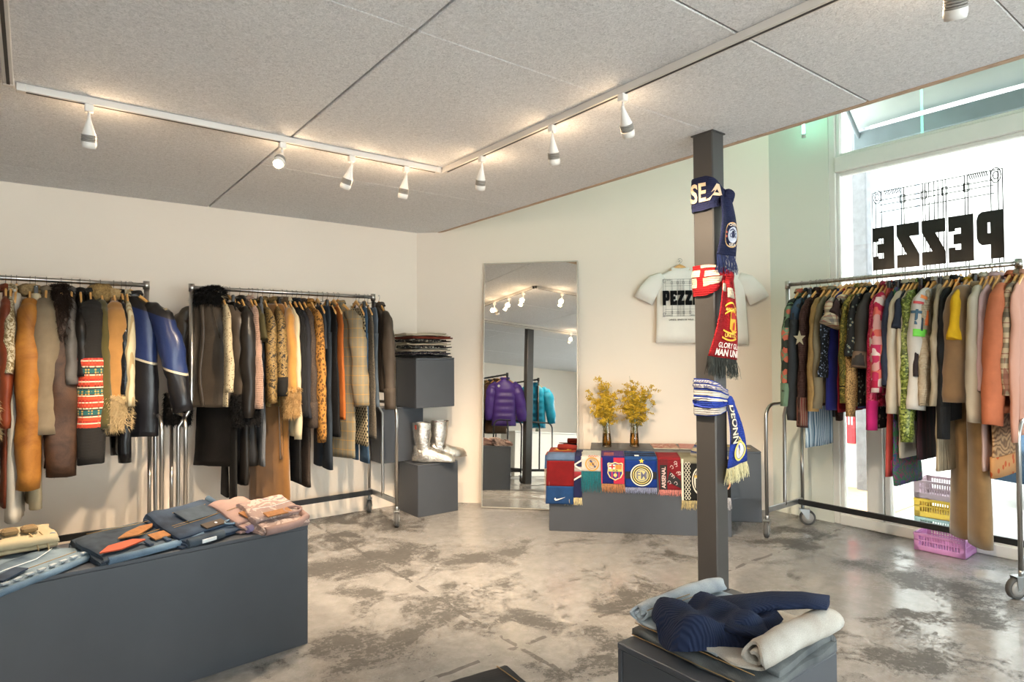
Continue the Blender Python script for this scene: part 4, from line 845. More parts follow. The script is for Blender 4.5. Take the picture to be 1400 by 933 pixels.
MT = frame(TO, TFX, TFN)           # local x along the table front, y away from the viewer
MTF = frame(TO, TFX, (0, 0, 1))    # local x along the front, y up, z towards the viewer
podium('podium', 'dark grey low podium draped with football scarves', (0, 0, 0), (1.43, .455, .6), MT)
podium('podium', 'dark grey podium behind the scarf podium carrying two vases', (.325, .47, 0), (1.765, .86, .6), MT)
podium('display_cube', 'lowest dark grey cube carrying the silver boots', (2.723, 4.945, 0), (3.141, 5.335, .46), cat='cube')
podium('display_cube', 'slim dark block standing behind the silver boots', (2.5, 5.215, .462), (2.93, 5.45, .96), cat='cube')
podium('display_cube', 'topmost dark grey cube carrying the folded t-shirts', (2.71, 4.95, .963), (3.11, 5.34, 1.41), cat='cube')
# ------------------------------------------------------------------ folded clothes
def slab(wd, dp, layers, e, seed, spiral=False, sag=.0, nx=14, wedge=0.):
    """cloth folded back and forth: a ribbon profile in y,z carried along x"""
    rn = random.Random(seed); c = []; seg = 9
    if spiral:
        for i in range(36): a = -PI/2+i*PI/10; q = i/35; r = layers*e*.62*(1-.74*q); c.append((dp*.5-layers*e*.62+math.cos(a)*r, layers*e*.62+e*.25+math.sin(a)*r))
        c = [(-dp*.5+(dp-layers*e*.62)*k/12, e*.25) for k in range(12)] + c
    else:
        for k in range(layers):
            ys = [(-dp/2+e*.6)+(dp-1.2*e)*i/seg for i in range(seg+1)]
            if k % 2: ys.reverse()
            if k == layers-1: ys = ys[:max(4, int(len(ys)*rn.uniform(.75, 1)))]
            for y in ys: c.append((y, (k+.5)*e))
            if k < layers-1:
                s = 1 if k % 2 == 0 else -1
                for a in (-.3, 0, .3): c.append((s*(dp/2-e*.6+e*.55*math.cos(a*PI)), (k+1)*e+e*.5*math.sin(a*PI)))
    P = [Vector(p) for p in c]; A = []; B = []
    for i, p in enumerate(P):
        t = (P[min(i+1, len(P)-1)]-P[max(0, i-1)]).normalized(); nn = Vector((-t.y, t.x))*e*(.2 if spiral else .44); A.append(p+nn); B.append(p-nn)
    ring = A + B[::-1]; m = len(ring); k = len(P); mb = MB(); rings = []
    ph = rn.uniform(0, 99)
    for i in range(nx+1):
        f = i/nx; r = []
        for j, q in enumerate(ring):
            idx = j if j < k else m-1-j; end = (1 if f > .5 else -1)*max(0, abs(f-.5)-.38)*8
            jit = (noise.noise(Vector((ph, idx*.21, 0)))*.03)*end
            x = -wd/2+wd*f+jit; d = noise.noise(Vector((x*6+ph, q.x*6, q.y*9)))
            z = q.y*(1-.25*max(0, abs(f-.5)-.4)*8*.3)+d*.010+noise.noise(Vector((x*17+ph, q.x*15, 5)))*.005
            z *= 1-wedge+2*wedge*max(0, min(1, q.x/dp+.5)); r.append((x, q.x+noise.noise(Vector((x*5+ph, 3, q.y*20)))*.010, max(.001, z+sag*(f-.5))))
        rings.append(r)
    mb.loft(rings, False, True)
    for e_, base in ((0, 0), (1, nx*m)):
        for i in range(k-1):
            q = (base+i, base+i+1, base+m-2-i, base+m-1-i); mb.f.append(q if e_ else q[::-1]); mb.sm.append(False)
    return mb
def folded(name, label, cat, loc, rz, mat, wd, dp, layers, e, seed, tilt=(0, 0), group=None, **k):
    M = Matrix.Translation(loc) @ Matrix.Rotation(rz, 4, 'Z') @ Matrix.Rotation(tilt[0], 4, 'X') @ Matrix.Rotation(tilt[1], 4, 'Y')
    t = thing(name, label, cat, M=M, group=group); slab(wd, dp, layers, e, seed, **k).build('folded_cloth', mat, t); return t
def seam(t, pts, mat, name='seam', r=.0012): MB().tube(pts, r, 5).build(name, mat, t)
two('denim_char', 'denim', '#2a3340', '#56636f', sc=1.3); two('denim_mid', 'denim', '#2d3d52', '#4c6480', sc=.8); two('denim_low', 'denim', '#3b5168', '#7790a6', sc=.9); two('denim_pale', 'denim', '#8595a3', '#c6ced4', sc=1.2); two('denim_dark2', 'denim', '#212b3a', '#43536a', sc=1.3)
two('denim_grey', 'denim', '#3c4045', '#7a7d7d', sc=1.2); two('cream_canvas', 'plain', '#c9b795'); two('pink_cloth', 'plain', '#ab8c84'); two('lilac_cloth', 'plain', '#8f80a0'); two('pink_camo', 'blotch', '#bba096', '#a68d86', '#cfb7ad', '#8f8086', sc=.7); two('ecru_denim', 'denim', '#a89c8f', '#d3cec6', sc=1.1); two('jean_black', 'denim', '#141518', '#26282d')
M_tan = plain('tan_patch', '#8b5a2c', .6, var=.2, nscale=60); M_org = plain('orange_patch', '#a5482a', .6, var=.15); M_thread = plain('ochre_thread', '#8d7044', .8); M_brpatch = plain('brown_patch', '#3a2d22', .6); M_pale = plain('pale_tag', '#cfd3d6', .6); M_cord = plain('beige_cord', '#a98f66', .8)
ZP = .594
# on the long podium, from left to right; slabs thicker at the back, so patches sit on a sloping top
class Pile:
    def __init__(s, name, label, cat, x, y, rz, mat, wd, dp, layers, e, seed, wedge=.5, z=ZP):
        s.t = folded(name, label, cat, (x, y, z), rz, MATS[mat], wd, dp, layers, e, seed, wedge=wedge); h = layers*e; s.wd, s.dp = wd, dp
        s.M = Matrix.Translation((0, -dp/2, h*(1-wedge)+.004)) @ Matrix.Rotation(math.atan(2*wedge*h/dp), 4, 'X')
    def patch(s, name, mat, pts, z=.006, label=None): MB().poly(pts, s.M, z, (), .006).build(name, mat, s.t, label=label)
    def quad(s, name, mat, x, y, w_, h_, a=0., z=.006):
        c, n_ = math.cos(a), math.sin(a); s.patch(name, mat, [(x+u*c-v*n_, y+u*n_+v*c) for u, v in ((-w_/2, -h_/2), (w_/2, -h_/2), (w_/2, h_/2), (-w_/2, h_/2))], z)
    def line(s, mat, pts, name='seam', r=.0014): MB().tube([tuple(s.M @ Vector((q[0], q[1], .003))) for q in pts], r, 5).build(name, mat, s.t)
    def roll(s, name, mat, pts, r): MB().tube(pts, r, 10).wrinkle(.006, 22, 1, r*900).build(name, mat, s.t)
    def ring(s, name, mat, x, y, a, b, r=.006): MB().tube([tuple(s.M @ Vector((x+a*math.cos(k*PI/9), y+b*math.sin(k*PI/9), .005))) for k in range(19)], r, 6).build(name, mat, s.t)
two('denim_fade', 'denim', '#3f5468', '#8fa2b0', sc=1.0)
P_ = Pile('folded_jeans', 'faded blue folded jeans with a pale side seam at the cut left end', 'jeans', -.06, 3.13, .78, 'denim_fade', .52, .30, 3, .014, 1, .3)
P_.line(M_pale, [(-.2, .10), (-.05, .12), (.08, .115), (.2, .16)], r=.002); P_.line(M_thread, [(-.2, .05), (.0, .06), (.2, .05)])
for k in range(9): P_.quad('frayed_mark', MATS['denim_pale'], -.2+k*.05, .012, .028, .014, .1*(k % 3-1), .005)
P_.roll('side_seam', MATS['denim_low'], [(-.255, -.148, .012), (-.1, -.152, .014), (.1, -.15, .013), (.255, -.145, .012)], .013); P_.quad('pocket', MATS['denim_dark2'], -.08, .07, .13, .05, .2)
P_ = Pile('folded_trousers', 'cream folded trousers with brown straps and lace ties, on the blue jeans', 'trousers', -.09, 3.40, .12, 'cream_canvas', .34, .22, 3, .022, 2, .15, ZP+.044); t = P_.t
MK = plain('khaki_strap', '#7d6542', .8)
for x in (.02, .085): MB().cbox((x-.028, -.06, .066), (x+.028, .0, .092), .008).build('strap', MK, t)
P_.patch('dark_flap', M_brpatch, [(-.06, .02), (-.01, .03), (-.03, .06)])
for x in (.10, .135): seam(t, [(x-.02, -.07, .068), (x, -.112, .045), (x+.006, -.122, .0), (x-.004, -.126, -.02)], M_cord, 'lace', .003)
for k in range(4): P_.line(M_cord, [(-.12+k*.02, .05+.02*(k % 2)), (-.08+k*.03, .12)], 'lace', .0025)
MB().tube([(.158+.015*math.cos(a*PI/6), -.09, .045+.015*math.sin(a*PI/6)) for a in range(13)], .0025, 6).build('ring', M_zinc, t)
P_ = Pile('folded_jeans', 'charcoal folded jeans with tan and orange paper tags', 'jeans', .385, 3.275, .30, 'denim_char', .42, .34, 3, .022, 3, .55)
P_.patch('tan_tag', M_tan, [(-.10, .13), (-.02, .12), (.06, .17), (.075, .20), (.02, .20), (-.05, .17)], .008); P_.quad('leather_patch', M_tan, .075, .075, .13, .06, .12, .009); P_.patch('orange_tag', M_org, [(-.21, .03), (-.13, .02), (-.02, .055), (-.06, .085), (-.16, .075)], .012)
P_.line(M_thread, [(-.18, .24), (.0, .235), (.2, .25)]); P_.line(M_thread, [(-.02, .12), (.1, .14), (.2, .17)])
for k in range(3): P_.quad('belt_loop', MATS['denim_dark2'], -.02+.075*k, .025, .018, .045, .1, .009)
P_.roll('turned_hem', MATS['denim_low'], [(-.19, -.168, .016), (-.05, -.172, .018), (.1, -.17, .02), (.21, -.16, .028)], .016); P_.ring('waist_edge', MATS['denim_pale'], .165, .09, .035, .022, .005)
P_ = Pile('folded_jeans', 'grey beige washed jeans tucked behind the charcoal jeans', 'jeans', .575, 3.42, .35, 'denim_grey', .24, .2, 3, .026, 4, .4); P_.line(M_pale, [(-.1, .03), (.0, .02), (.11, .04)], r=.0025); P_.ring('waist_edge', MATS['denim_pale'], .04, .05, .07, .03, .005)
P_ = Pile('folded_jeans', 'dark blue folded jeans with brown waist patch and rolled hem', 'jeans', .63, 3.305, .42, 'denim_dark2', .33, .32, 4, .02, 5, .6)
P_.quad('waist_patch', M_brpatch, .02, .065, .11, .045, .05, .009); MB().disc((.03, .065), .007, .0105, P_.M, 12).build('button', M_pale, P_.t); P_.quad('pocket', MATS['denim_char'], .02, .20, .16, .11, .06, .005)
for y in (.135, .15): P_.line(M_thread, [(-.14, y-.01), (.0, y), (.14, y+.02)])
P_.line(M_thread, [(-.07, .25), (.02, .235), (.11, .26)]); P_.roll('rolled_hem', MATS['denim_char'], [(-.15, -.158, .02), (-.06, -.166, .02), (.02, -.165, .022)], .02); MB().cbox((-.10, -.19, .012), (-.03, -.183, .028), .001).build('white_tag', M_pale, P_.t)
P_.roll('side_fold', MATS['denim_low'], [(.162, -.15, .02), (.168, .0, .07), (.16, .14, .125)], .017); P_.ring('waist_edge', MATS['denim_low'], .11, .045, .045, .02, .005)
P_ = Pile('folded_trousers', 'pink and lilac folded trousers with tan patch', 'trousers', .85, 3.335, .42, 'pink_cloth', .19, .27, 4, .021, 6, .5); P_.quad('leather_patch', M_tan, .0, .075, .12, .06, .1, .009)
P_.roll('lilac_edge', MATS['lilac_cloth'], [(-.09, -.138, .02), (.0, -.142, .024), (.09, -.135, .03)], .017); P_.ring('waist_edge', MATS['pink_camo'], .05, .08, .05, .035, .007); P_.line(M_thread, [(-.09, .15), (.09, .17)])
P_ = Pile('folded_trousers', 'pale pink camouflage folded trousers at the right end of podium', 'trousers', .965, 3.235, .2, 'pink_camo', .24, .27, 4, .022, 7, .45); P_.quad('leather_patch', M_tan, -.01, .075, .13, .045, .05, .010)
P_.roll('rolled_waist', MATS['pink_cloth'], [(-.11, -.135, .02), (-.02, -.142, .022), (.06, -.14, .026), (.118, -.11, .04), (.122, -.02, .06)], .02); P_.ring('waist_edge', MATS['pink_cloth'], .07, .08, .045, .03, .007); P_.line(M_pale, [(-.1, .16), (.0, .15), (.11, .17)])
# on the small podium
ZQ = .602
t = folded('folded_jeans', 'charcoal folded jeans with ochre seam, lowest on small podium', 'jeans', (1.625, 1.083, ZQ), -PI/2, MATS['denim_grey'], .40, .415, 2, .021, 11)
seam(t, [(-.2, -.2055, .012), (-.1, -.209, .014), (.05, -.208, .013), (.2, -.205, .012)], M_thread); seam(t, [(-.2, -.19, .042), (-.1, -.192, .043), (.05, -.191, .043), (.19, -.19, .042)], M_thread)
t = folded('folded_jeans', 'pale blue worn jeans rolled at the back of the stack', 'jeans', (1.64, 1.15, ZQ+.043), 0, MATS['denim_pale'], .40, .29, 3, .0155, 12, spiral=True)
for y in (.07, .09): seam(t, [(-.2, y, .047), (-.1, y+.004, .048), (.0, y, .048)], M_thread)
for k in range(3): MB().cbox((-.12+.1*k, -.03+.04*(k % 2), .014), (-.06+.1*k, .0+.04*(k % 2), .022), .004).build('torn_patch', M_tan if k == 1 else MATS['denim_low'], t)
t = folded('folded_jeans', 'washed ecru jeans with a big rolled edge on top of the stack', 'jeans', (1.635, .995, ZQ+.043), PI, MATS['ecru_denim'], .38, .26, 3, .019, 13, spiral=True)
for y in (-.02, -.04): seam(t, [(.1, y, .022), (.0, y-.004, .022), (-.12, y, .022)], M_thread)
# navy rib sweater draped on top, one sleeve stretched to the right
two('navy_rib', 'ribx', '#1d2a48', sc=1.1)
sw = thing('knitted_sweater', 'navy blue rib knit sweater lying on the pale jeans of small podium', 'sweater', M=Matrix.Translation((1.555, 1.085, ZQ+.082)) @ Matrix.Rotation(-.72, 4, 'Z'))
def sweat(u, v):
    a = 2*PI*u; R = (.165+.02*math.sin(2*a+.6)+.012*math.sin(5*a)); k = v**.8; x = math.cos(a)*R*1.02*k; y = math.sin(a)*R*.72*k
    fold = .015*math.sin(x*38+y*22)+.018*noise.noise(Vector((x*14, y*14, 1)))+.006*math.sin(y*60-x*18); dr = max(0, v-.8)/.2
    return (x, y, .034+fold*(1-dr*.5)-.036*dr*dr-(.04*dr if y < -.03 else .0))
b = MB(); b.grid(sweat, 44, 16); b.wrinkle(.008, 18, 1, 3); b.build('body', MATS['navy_rib'], sw)
q = MB(); q.tube([(.02, .04, .022), (.10, .06, .026), (.18, .05, .04), (.25, .02, .058), (.31, .0, .056)], [(.024, .06), (.024, .056), (.02, .046), (.017, .042), (.013, .046)], 16, True, None, (0, 0, 1)); q.wrinkle(.014, 12, 1, 5); q.build('sleeve', MATS['navy_rib'], sw)
q = MB(); q.tube([(.02, -.05, .016), (.07, -.075, .010), (.115, -.08, .006)], [(.02, .05), (.016, .04), (.012, .04)], 14, True, None, (0, 0, 1)); q.wrinkle(.013, 14, 1, 6); q.build('sleeve', MATS['navy_rib'], sw)
# black jeans peeping in at the bottom edge
t = folded('folded_jeans', 'black folded jeans peeping in at the bottom edge of the photo', 'jeans', (.755, 1.12, .602), -.06, MATS['jean_black'], .35, .33, 4, .0195, 21); seam(t, [(.15, -.15, .079), (.152, .0, .081), (.15, .155, .079)], M_thread)
MB().cbox((.16, -.15, .03), (.187, .10, .06), .006).build('waistband', MATS['jean_black'], t)
# folded t-shirts on the topmost cube, bottom to top
TS = [('black t-shirt, lowest of the stack', '#17171a', None), ('dark printed t-shirt, second from the bottom of the stack', '#2b2433', '#a09a8f'), ('pale grey t-shirt, third from the bottom of the stack', '#b3a898', None), ('black and white printed t-shirt, fourth from the bottom of the stack', '#1d1c1d', '#cfc8bb'),
      ('cream t-shirt, fourth from the top of the stack', '#c5b79f', None), ('black t-shirt under the rust red one in the stack', '#232021', '#b8ae9c'), ('rust red t-shirt, second from the top of the stack', '#7a3524', None), ('cream t-shirt with black lettering, topmost of the stack', '#cdbfa8', None)]
for i, (lb, c1, c2) in enumerate(TS):
    m = fab('tee_%d' % i, 'blotch' if c2 else 'plain', [c1, c2, c1, c1, c2] if c2 else [c1], sc=1.6)
    t = folded('folded_tshirt', lb+' on the top cube', 't-shirt', (2.905+random.uniform(-.012, .012), 5.165+random.uniform(-.02, .01), 1.4115+i*.0285), random.uniform(-.06, .06), m, .40, .36, 2, .0135, 40+i, group='folded t-shirts on the top cube')
    if i == 7: lt = MB(); pezze(lt, .0, -.13, .13, .035, None, .0315); lt.build('lettering', M_vinyl, t)
# ------------------------------------------------------------------ silver boots
n = NT('silver_leather'); n.col(n.ramp(n.noise(14, 4), [(.3, '#bdb8b0'), (.7, '#e6e1da')])); n.set(Metallic=.9, Roughness=.27); n.bump(n.noise(20, 5, .62, dist=1.6), .75, .012); M_sil = n.m
def boot(label, x, y, rz, lean):
    t = thing('silver_boot', label, 'boot', (x, y, .462), rz, group='silver boots on the lowest cube')
    rings = []; N = 20
    for (cx, cz, ax, az, rl, rw) in ((lean, .355, 0, 1, .083, .074), (lean*.9, .33, 0, 1, .084, .075), (lean*.5, .24, 0, 1, .078, .070), (.0, .16, .0, 1, .073, .064), (.005, .11, .25, 1, .078, .062)):
        L = math.hypot(ax, az); ux, uz = az/L, -ax/L; rings.append([(cx+ux*rl*math.cos(2*PI*j/N), rw*math.sin(2*PI*j/N), cz+uz*rl*math.cos(2*PI*j/N)) for j in range(N)])
    b = MB(); b.loft(rings, False)
    b.wrinkle(.022, 11, .8, rz*9+1); b.wrinkle(.010, 30, .7, rz)
    fr = []
    for x_, zt, wy in ((-.082, .10, .03), (-.075, .15, .052), (-.03, .165, .062), (.03, .16, .066), (.09, .13, .066), (.15, .105, .07), (.21, .085, .068), (.265, .065, .056), (.30, .04, .026)):
        fr.append([(x_, math.copysign(abs(math.cos(a))**.8, math.cos(a))*wy, (.006 if math.sin(a) < 0 else .018)+(zt-.012)*max(0, math.sin(a))**.9) for a in [2*PI*j/16 for j in range(16)]])
    b2 = MB(); b2.loft(fr); b2.wrinkle(.02, 18, 1, rz*5+2); b2.v = [(p[0], p[1], max(.002, p[2])) for p in b2.v]; b2.build('foot', M_sil, t)
    b.build('shaft', M_sil, t)
    MB().lathe([(.066, .30), (.0665, .34)], 18, Matrix.Translation((lean, 0, 0)), False).build('lining', plain('red_lining', '#8d2f22', .8), t)
    return t
boot('left silver boot with crinkled toe turned towards the room', 2.845, 5.085, -.75, -.01)
boot('right silver boot with red lining and toe over the cube edge', 3.03, 5.12, -.12, .02)
# ------------------------------------------------------------------ mirror leaning on the wall
ym, am = math.radians(42.4), math.radians(4.45)
nb = Vector((math.cos(ym), math.sin(ym), 0)); um = Vector((math.sin(ym), -math.cos(ym), 0)); upm = nb*math.sin(am)+Vector((0, 0, 1))*math.cos(am)
MM = frame((3.355, 4.885, .003), um, upm)    # local x along, y up the mirror, z to the room
n = NT('mirror_silver'); n.col('#e9ebe9'); n.set(Metallic=1., Roughness=.012); M_mir = n.m
M_alu = plain('pale_aluminium', '#c2bcb2', .4, .6, var=.03)
mi = thing('standing_mirror', 'tall frameless looking mirror with slim pale frame leaning on wall', 'mirror', M=MM)
WM, HM, fw = .91, 2.325, .012
for a, b in (((0, 0, -.03), (WM, fw, .004)), ((0, HM-fw, -.03), (WM, HM, .004)), ((0, fw, -.03), (fw, HM-fw, .004)), ((WM-fw, fw, -.03), (WM, HM-fw, .004))): MB().cbox(a, b, .0015).build('frame_bar', M_alu, mi)
MB().box((fw, fw, -.006), (WM-fw, HM-fw, 0)).build('mirror_glass', M_mir, mi)
MB().box((fw, fw, -.028), (WM-fw, HM-fw, -.008)).build('backboard', M_black, mi)
# ------------------------------------------------------------------ crates
def crate(label, M, L, W, h, mat):
    t = thing('plastic_crate', label, 'crate', M=M, group='plastic crates by the window'); e = .008
    MB().box((0, 0, 0), (L, W, .006)).build('base', mat, t)
    def side(a, b, ln):
        m = MB(); F = frame(a, b, (0, 0, 1)); F = F @ Matrix.Translation((0, 0, 0))
        m.box((0, 0, -e), (ln, h*.30, 0), F); m.box((0, h*.86, -e), (ln, h, .003), F); m.box((0, h*.56, -e), (ln, h*.62, 0), F); m.box((0, 0, -e), (ln*.10, h, 0), F); m.box((ln*.9, 0, -e), (ln, h, 0), F)
        k = max(5, int(ln/.021))
        for i in range(1, k): x = ln*.10+(ln*.8)*i/k; m.box((x-.003, h*.3, -e), (x+.003, h*.86, -.001), F)
        m.build('side_panel', mat, t)
    side((0, 0, 0), (1, 0, 0), L); side((L, 0, 0), (0, 1, 0), W); side((L, W, 0), (-1, 0, 0), L); side((0, W, 0), (0, -1, 0), W)
    return t
Mc = frame((5.125, 1.895, .002), (.03, -1, 0), (1, .03, 0))
crate('pink plastic crate on the shop floor under the window rack', Mc, .315, .25, .125, plain('pink_plastic', '#c58abf', .5))
for lb, z, c in (('grey teal plastic crate, lowest of the stack outside', -.018, '#8ea5a2'), ('yellow plastic crate, middle of the stack outside', .128, '#d0ab3a'), ('mauve plastic crate, topmost of the stack outside', .274, '#a58f98')):
    crate(lb, frame((5.64, 2.08, z), (.03, -1, 0), (1, .03, 0)), .40, .28, .142, plain('crate'+c[1:], c, .5))
# ------------------------------------------------------------------ vases and flowers
M_vg = glassy('vase_glass', '#fbf3e4', .04); M_wat = glassy('amber_water', '#efcd8a', .03); M_stem = plain('flower_stem', '#6b6a2c', .8); M_bl = plain('yellow_blossom', '#c4a026', .8, var=.35, nscale=40); M_lf = plain('dry_leaf', '#5c5a2c', .8)
def vase(label, lf, x, y, seed, lean, spread):
    P = MT @ Vector((x, y, .601)); t = thing('glass_vase', label, 'vase', P, group='glass vases on the back podium')
    prof = [(.040, 0), (.041, .006), (.041, .05), (.036, .12), (.028, .19), (.026, .235)]
    MB().lathe(prof, 24, None, False).build('glass', M_vg, t); MB().lathe([(.001, .002), (.041, .002), (.041, .012), (.001, .014)], 24).build('glass_foot', M_vg, t)
    MB().lathe([(.002, .015), (.037, .015), (.037, .05), (.033, .12), (.002, .122)], 20).build('water', M_wat, t)
    f = thing('flower_bouquet', lf, 'flowers', P+Vector((0, 0, .016)), group='yellow dried flowers in the vases'); rn = random.Random(seed); st = MB(); bl = MB(); lv = MB()
    O = [(0, 0, 1), (1, 0, 0), (0, 1, 0), (-1, 0, 0), (0, -1, 0), (0, 0, -1)]; F = [(0, 1, 2), (0, 2, 3), (0, 3, 4), (0, 4, 1), (5, 2, 1), (5, 3, 2), (5, 4, 3), (5, 1, 4)]
    for k in range(20):
        a = rn.uniform(0, 2*PI); rr = rn.uniform(.03, spread); hh = rn.uniform(.30, .56) if k else .62
        tip = Vector((math.cos(a)*rr+lean[0], math.sin(a)*rr+lean[1], hh)); pts = []
        for i in range(8):
            q = i/7; pts.append((tip.x*q**2+rn.uniform(-.004, .004), tip.y*q**2+rn.uniform(-.004, .004), hh*q))
        st.tube(pts, [.0022-.0012*i/7 for i in range(8)], 5)
        for j in range(9):
            q = rn.uniform(.55, 1); i = min(6, int(q*7)); p = Vector(pts[i]).lerp(Vector(pts[i+1]), q*7-i); d = Vector((rn.uniform(-1, 1), rn.uniform(-1, 1), rn.uniform(-.1, .9))).normalized()*rn.uniform(.03, .085); e_ = p+d+Vector((0, 0, -.012))
            st.tube([p, p+d*.55, e_], .0008, 4)
            for _ in range(24):
                u = rn.uniform(.25, 1.05); c = p.lerp(e_, u)+Vector((rn.gauss(0, .009), rn.gauss(0, .009), rn.gauss(0, .009))); s_ = rn.uniform(.004, .008); bl.add([(c.x+o_[0]*s_, c.y+o_[1]*s_, c.z+o_[2]*s_) for o_ in O], F)
        for j in range(3):
            q = rn.uniform(.4, .8); i = int(q*7); p = Vector(pts[i]); d = Vector((rn.uniform(-1, 1), rn.uniform(-1, 1), rn.uniform(-.5, .3))).normalized()*.05; w_ = d.cross(Vector((0, 0, 1))).normalized()*.007; lv.add([p, p+d*.5+w_, p+d, p+d*.5-w_], [(0, 1, 2, 3)])
    st.build('stems', M_stem, f); o = bl.build('blossoms', M_bl, f, kind='stuff'); lv.build('leaves', M_lf, f, kind='stuff')
vase('left glass vase of amber water on the back podium', 'yellow dried flower spray in the left glass vase', .47, .60, 4, (-.02, .02), .17)
vase('right glass vase of amber water on the back podium', 'fuller yellow dried flower spray in the right glass vase', .715, .64, 9, (.03, -.02), .19)
M_mag = fab('magazine_print', 'blotch', ['#c98f7c', '#d9a98f', '#b3604f', '#e0b9a4', '#c98f7c'], .4, .5); M_mag2 = fab('magazine_red', 'blotch', ['#c0605a', '#cf827a', '#b8544f'], .4, .5); M_pap = plain('paper', '#d9d2c2', .6)
for lb, x, y, rz, m in (('pink printed magazine lying left on the back podium', .98, .66, .05, M_mag), ('red pink magazine lying right of the printed one', 1.22, .66, -.06, M_mag2)):
    t = thing('magazine', lb, 'magazine', M=MT @ Matrix.Translation((x, y, .601)) @ Matrix.Rotation(rz, 4, 'Z'))
    MB().cbox((-.11, -.14, 0), (.11, .14, .007), .001).build('pages', M_pap, t); MB().box((-.112, -.142, .007), (.112, .142, .0085)).build('cover', m, t)
t = thing('paper_leaflet', 'yellowish leaflet at the right end of the back podium', 'leaflet', M=MT @ Matrix.Translation((1.62, .69, .601)) @ Matrix.Rotation(.2, 4, 'Z')); MB().cbox((-.07, -.1, 0), (.07, .1, .003), .001).build('sheet', plain('yellow_paper', '#c9b06a', .6), t)
# ------------------------------------------------------------------ t-shirts on the back wall
M_ink = plain('black_ink', '#131416', .95, var=0, spec=.1)
two('tee_white', 'plain', '#f3efe6')
def walltee(label, hl, px, off, zt_, back, seed):
    s = (Vector(px)-AB).dot(uB); base = AB+uB*s+nB*off; M = frame((base.x, base.y, zt_), uB, -nB)
    hanger('wood', hl, M, 'hangers on the back wall')
    hk = MB().cyl((0, off-.001, -.016), (0, -.012, -.0195), .004, 8).build('wall_hook', M_wire); hk.matrix_world = M
    tag(hk, 'small wall hook above the '+('left' if not seed else 'right')+' white t-shirt', 'hook')
    t = thing('tshirt', label, 't-shirt', M=M, group='white t-shirts on the back wall')
    b = MB(); rings = []
    for dz, w_, th in ((.10, .075, .018), (.115, .12, .022), (.14, .175, .026), (.18, .215, .028), (.25, .228, .03), (.4, .232, .032), (.55, .238, .034), (.70, .242, .036), (.78, .245, .037)):
        w_ *= .93; rings.append([(sq(math.cos(2*PI*j/30), .7)*w_, sq(math.sin(2*PI*j/30), .8)*th*(1+.25*math.sin(7*2*PI*j/30+dz*4)*dz), -dz) for j in range(30)])
    b.loft(rings); b.wrinkle(.010, 6, .5, seed+2); b.build('body', MATS['tee_white'], t)
    for s_ in (-1, 1):
        q = MB(); q.tube([(s_*.15, 0, -.165), (s_*.22, 0, -.215), (s_*.29, 0, -.30), (s_*.335, 0, -.385)], [(.03, .05), (.028, .082), (.03, .09), (.032, .092)], 16, True, None, (0, 1, 0)); q.wrinkle(.01, 9, 1, seed+s_); q.build('sleeve', MATS['tee_white'], t)
    MB().loft([[((.078+dx)*math.cos(2*PI*j/24), (.02+dx)*math.sin(2*PI*j/24), -.1+dz+.01*math.cos(2*PI*j/24)**2) for j in range(24)] for dx, dz in ((.006, -.012), (.004, .008), (-.004, .01))], False).build('neckband', MATS['tee_white'], t)
    F = frame((0, -.056, 0), (1, 0, 0), (0, 0, 1)); Lm = MB()
    if back:
        pezze(Lm, -.165, -.435, .33, .135, F); g_ = MB(); gate_art(g_, -.165, -.545,   .33, .36, .0018, F, -.001); g_.build('gate_drawing', M_ink, t, kind='stuff')
        cp_ = MB(); text(cp_, 'LANDS - SINDS DE WELD', -.11, -.575, .014, .22, .03, F); cp_.build('caption_text', M_ink, t)
    else: pezze(Lm, -.13, -.285, .10, .035, F)
    Lm.build('lettering', M_ink, t)
walltee('white t-shirt with large printed lettering left of the pillar', 'wooden hanger of the large lettered white t-shirt', (4.789, 3.692, 0), .05, 2.315, True, 0)
walltee('white t-shirt with small chest lettering right of the pillar', 'wooden hanger of the small lettered white t-shirt', (5.05, 3.43, 0), .05, 2.30, False, 1)
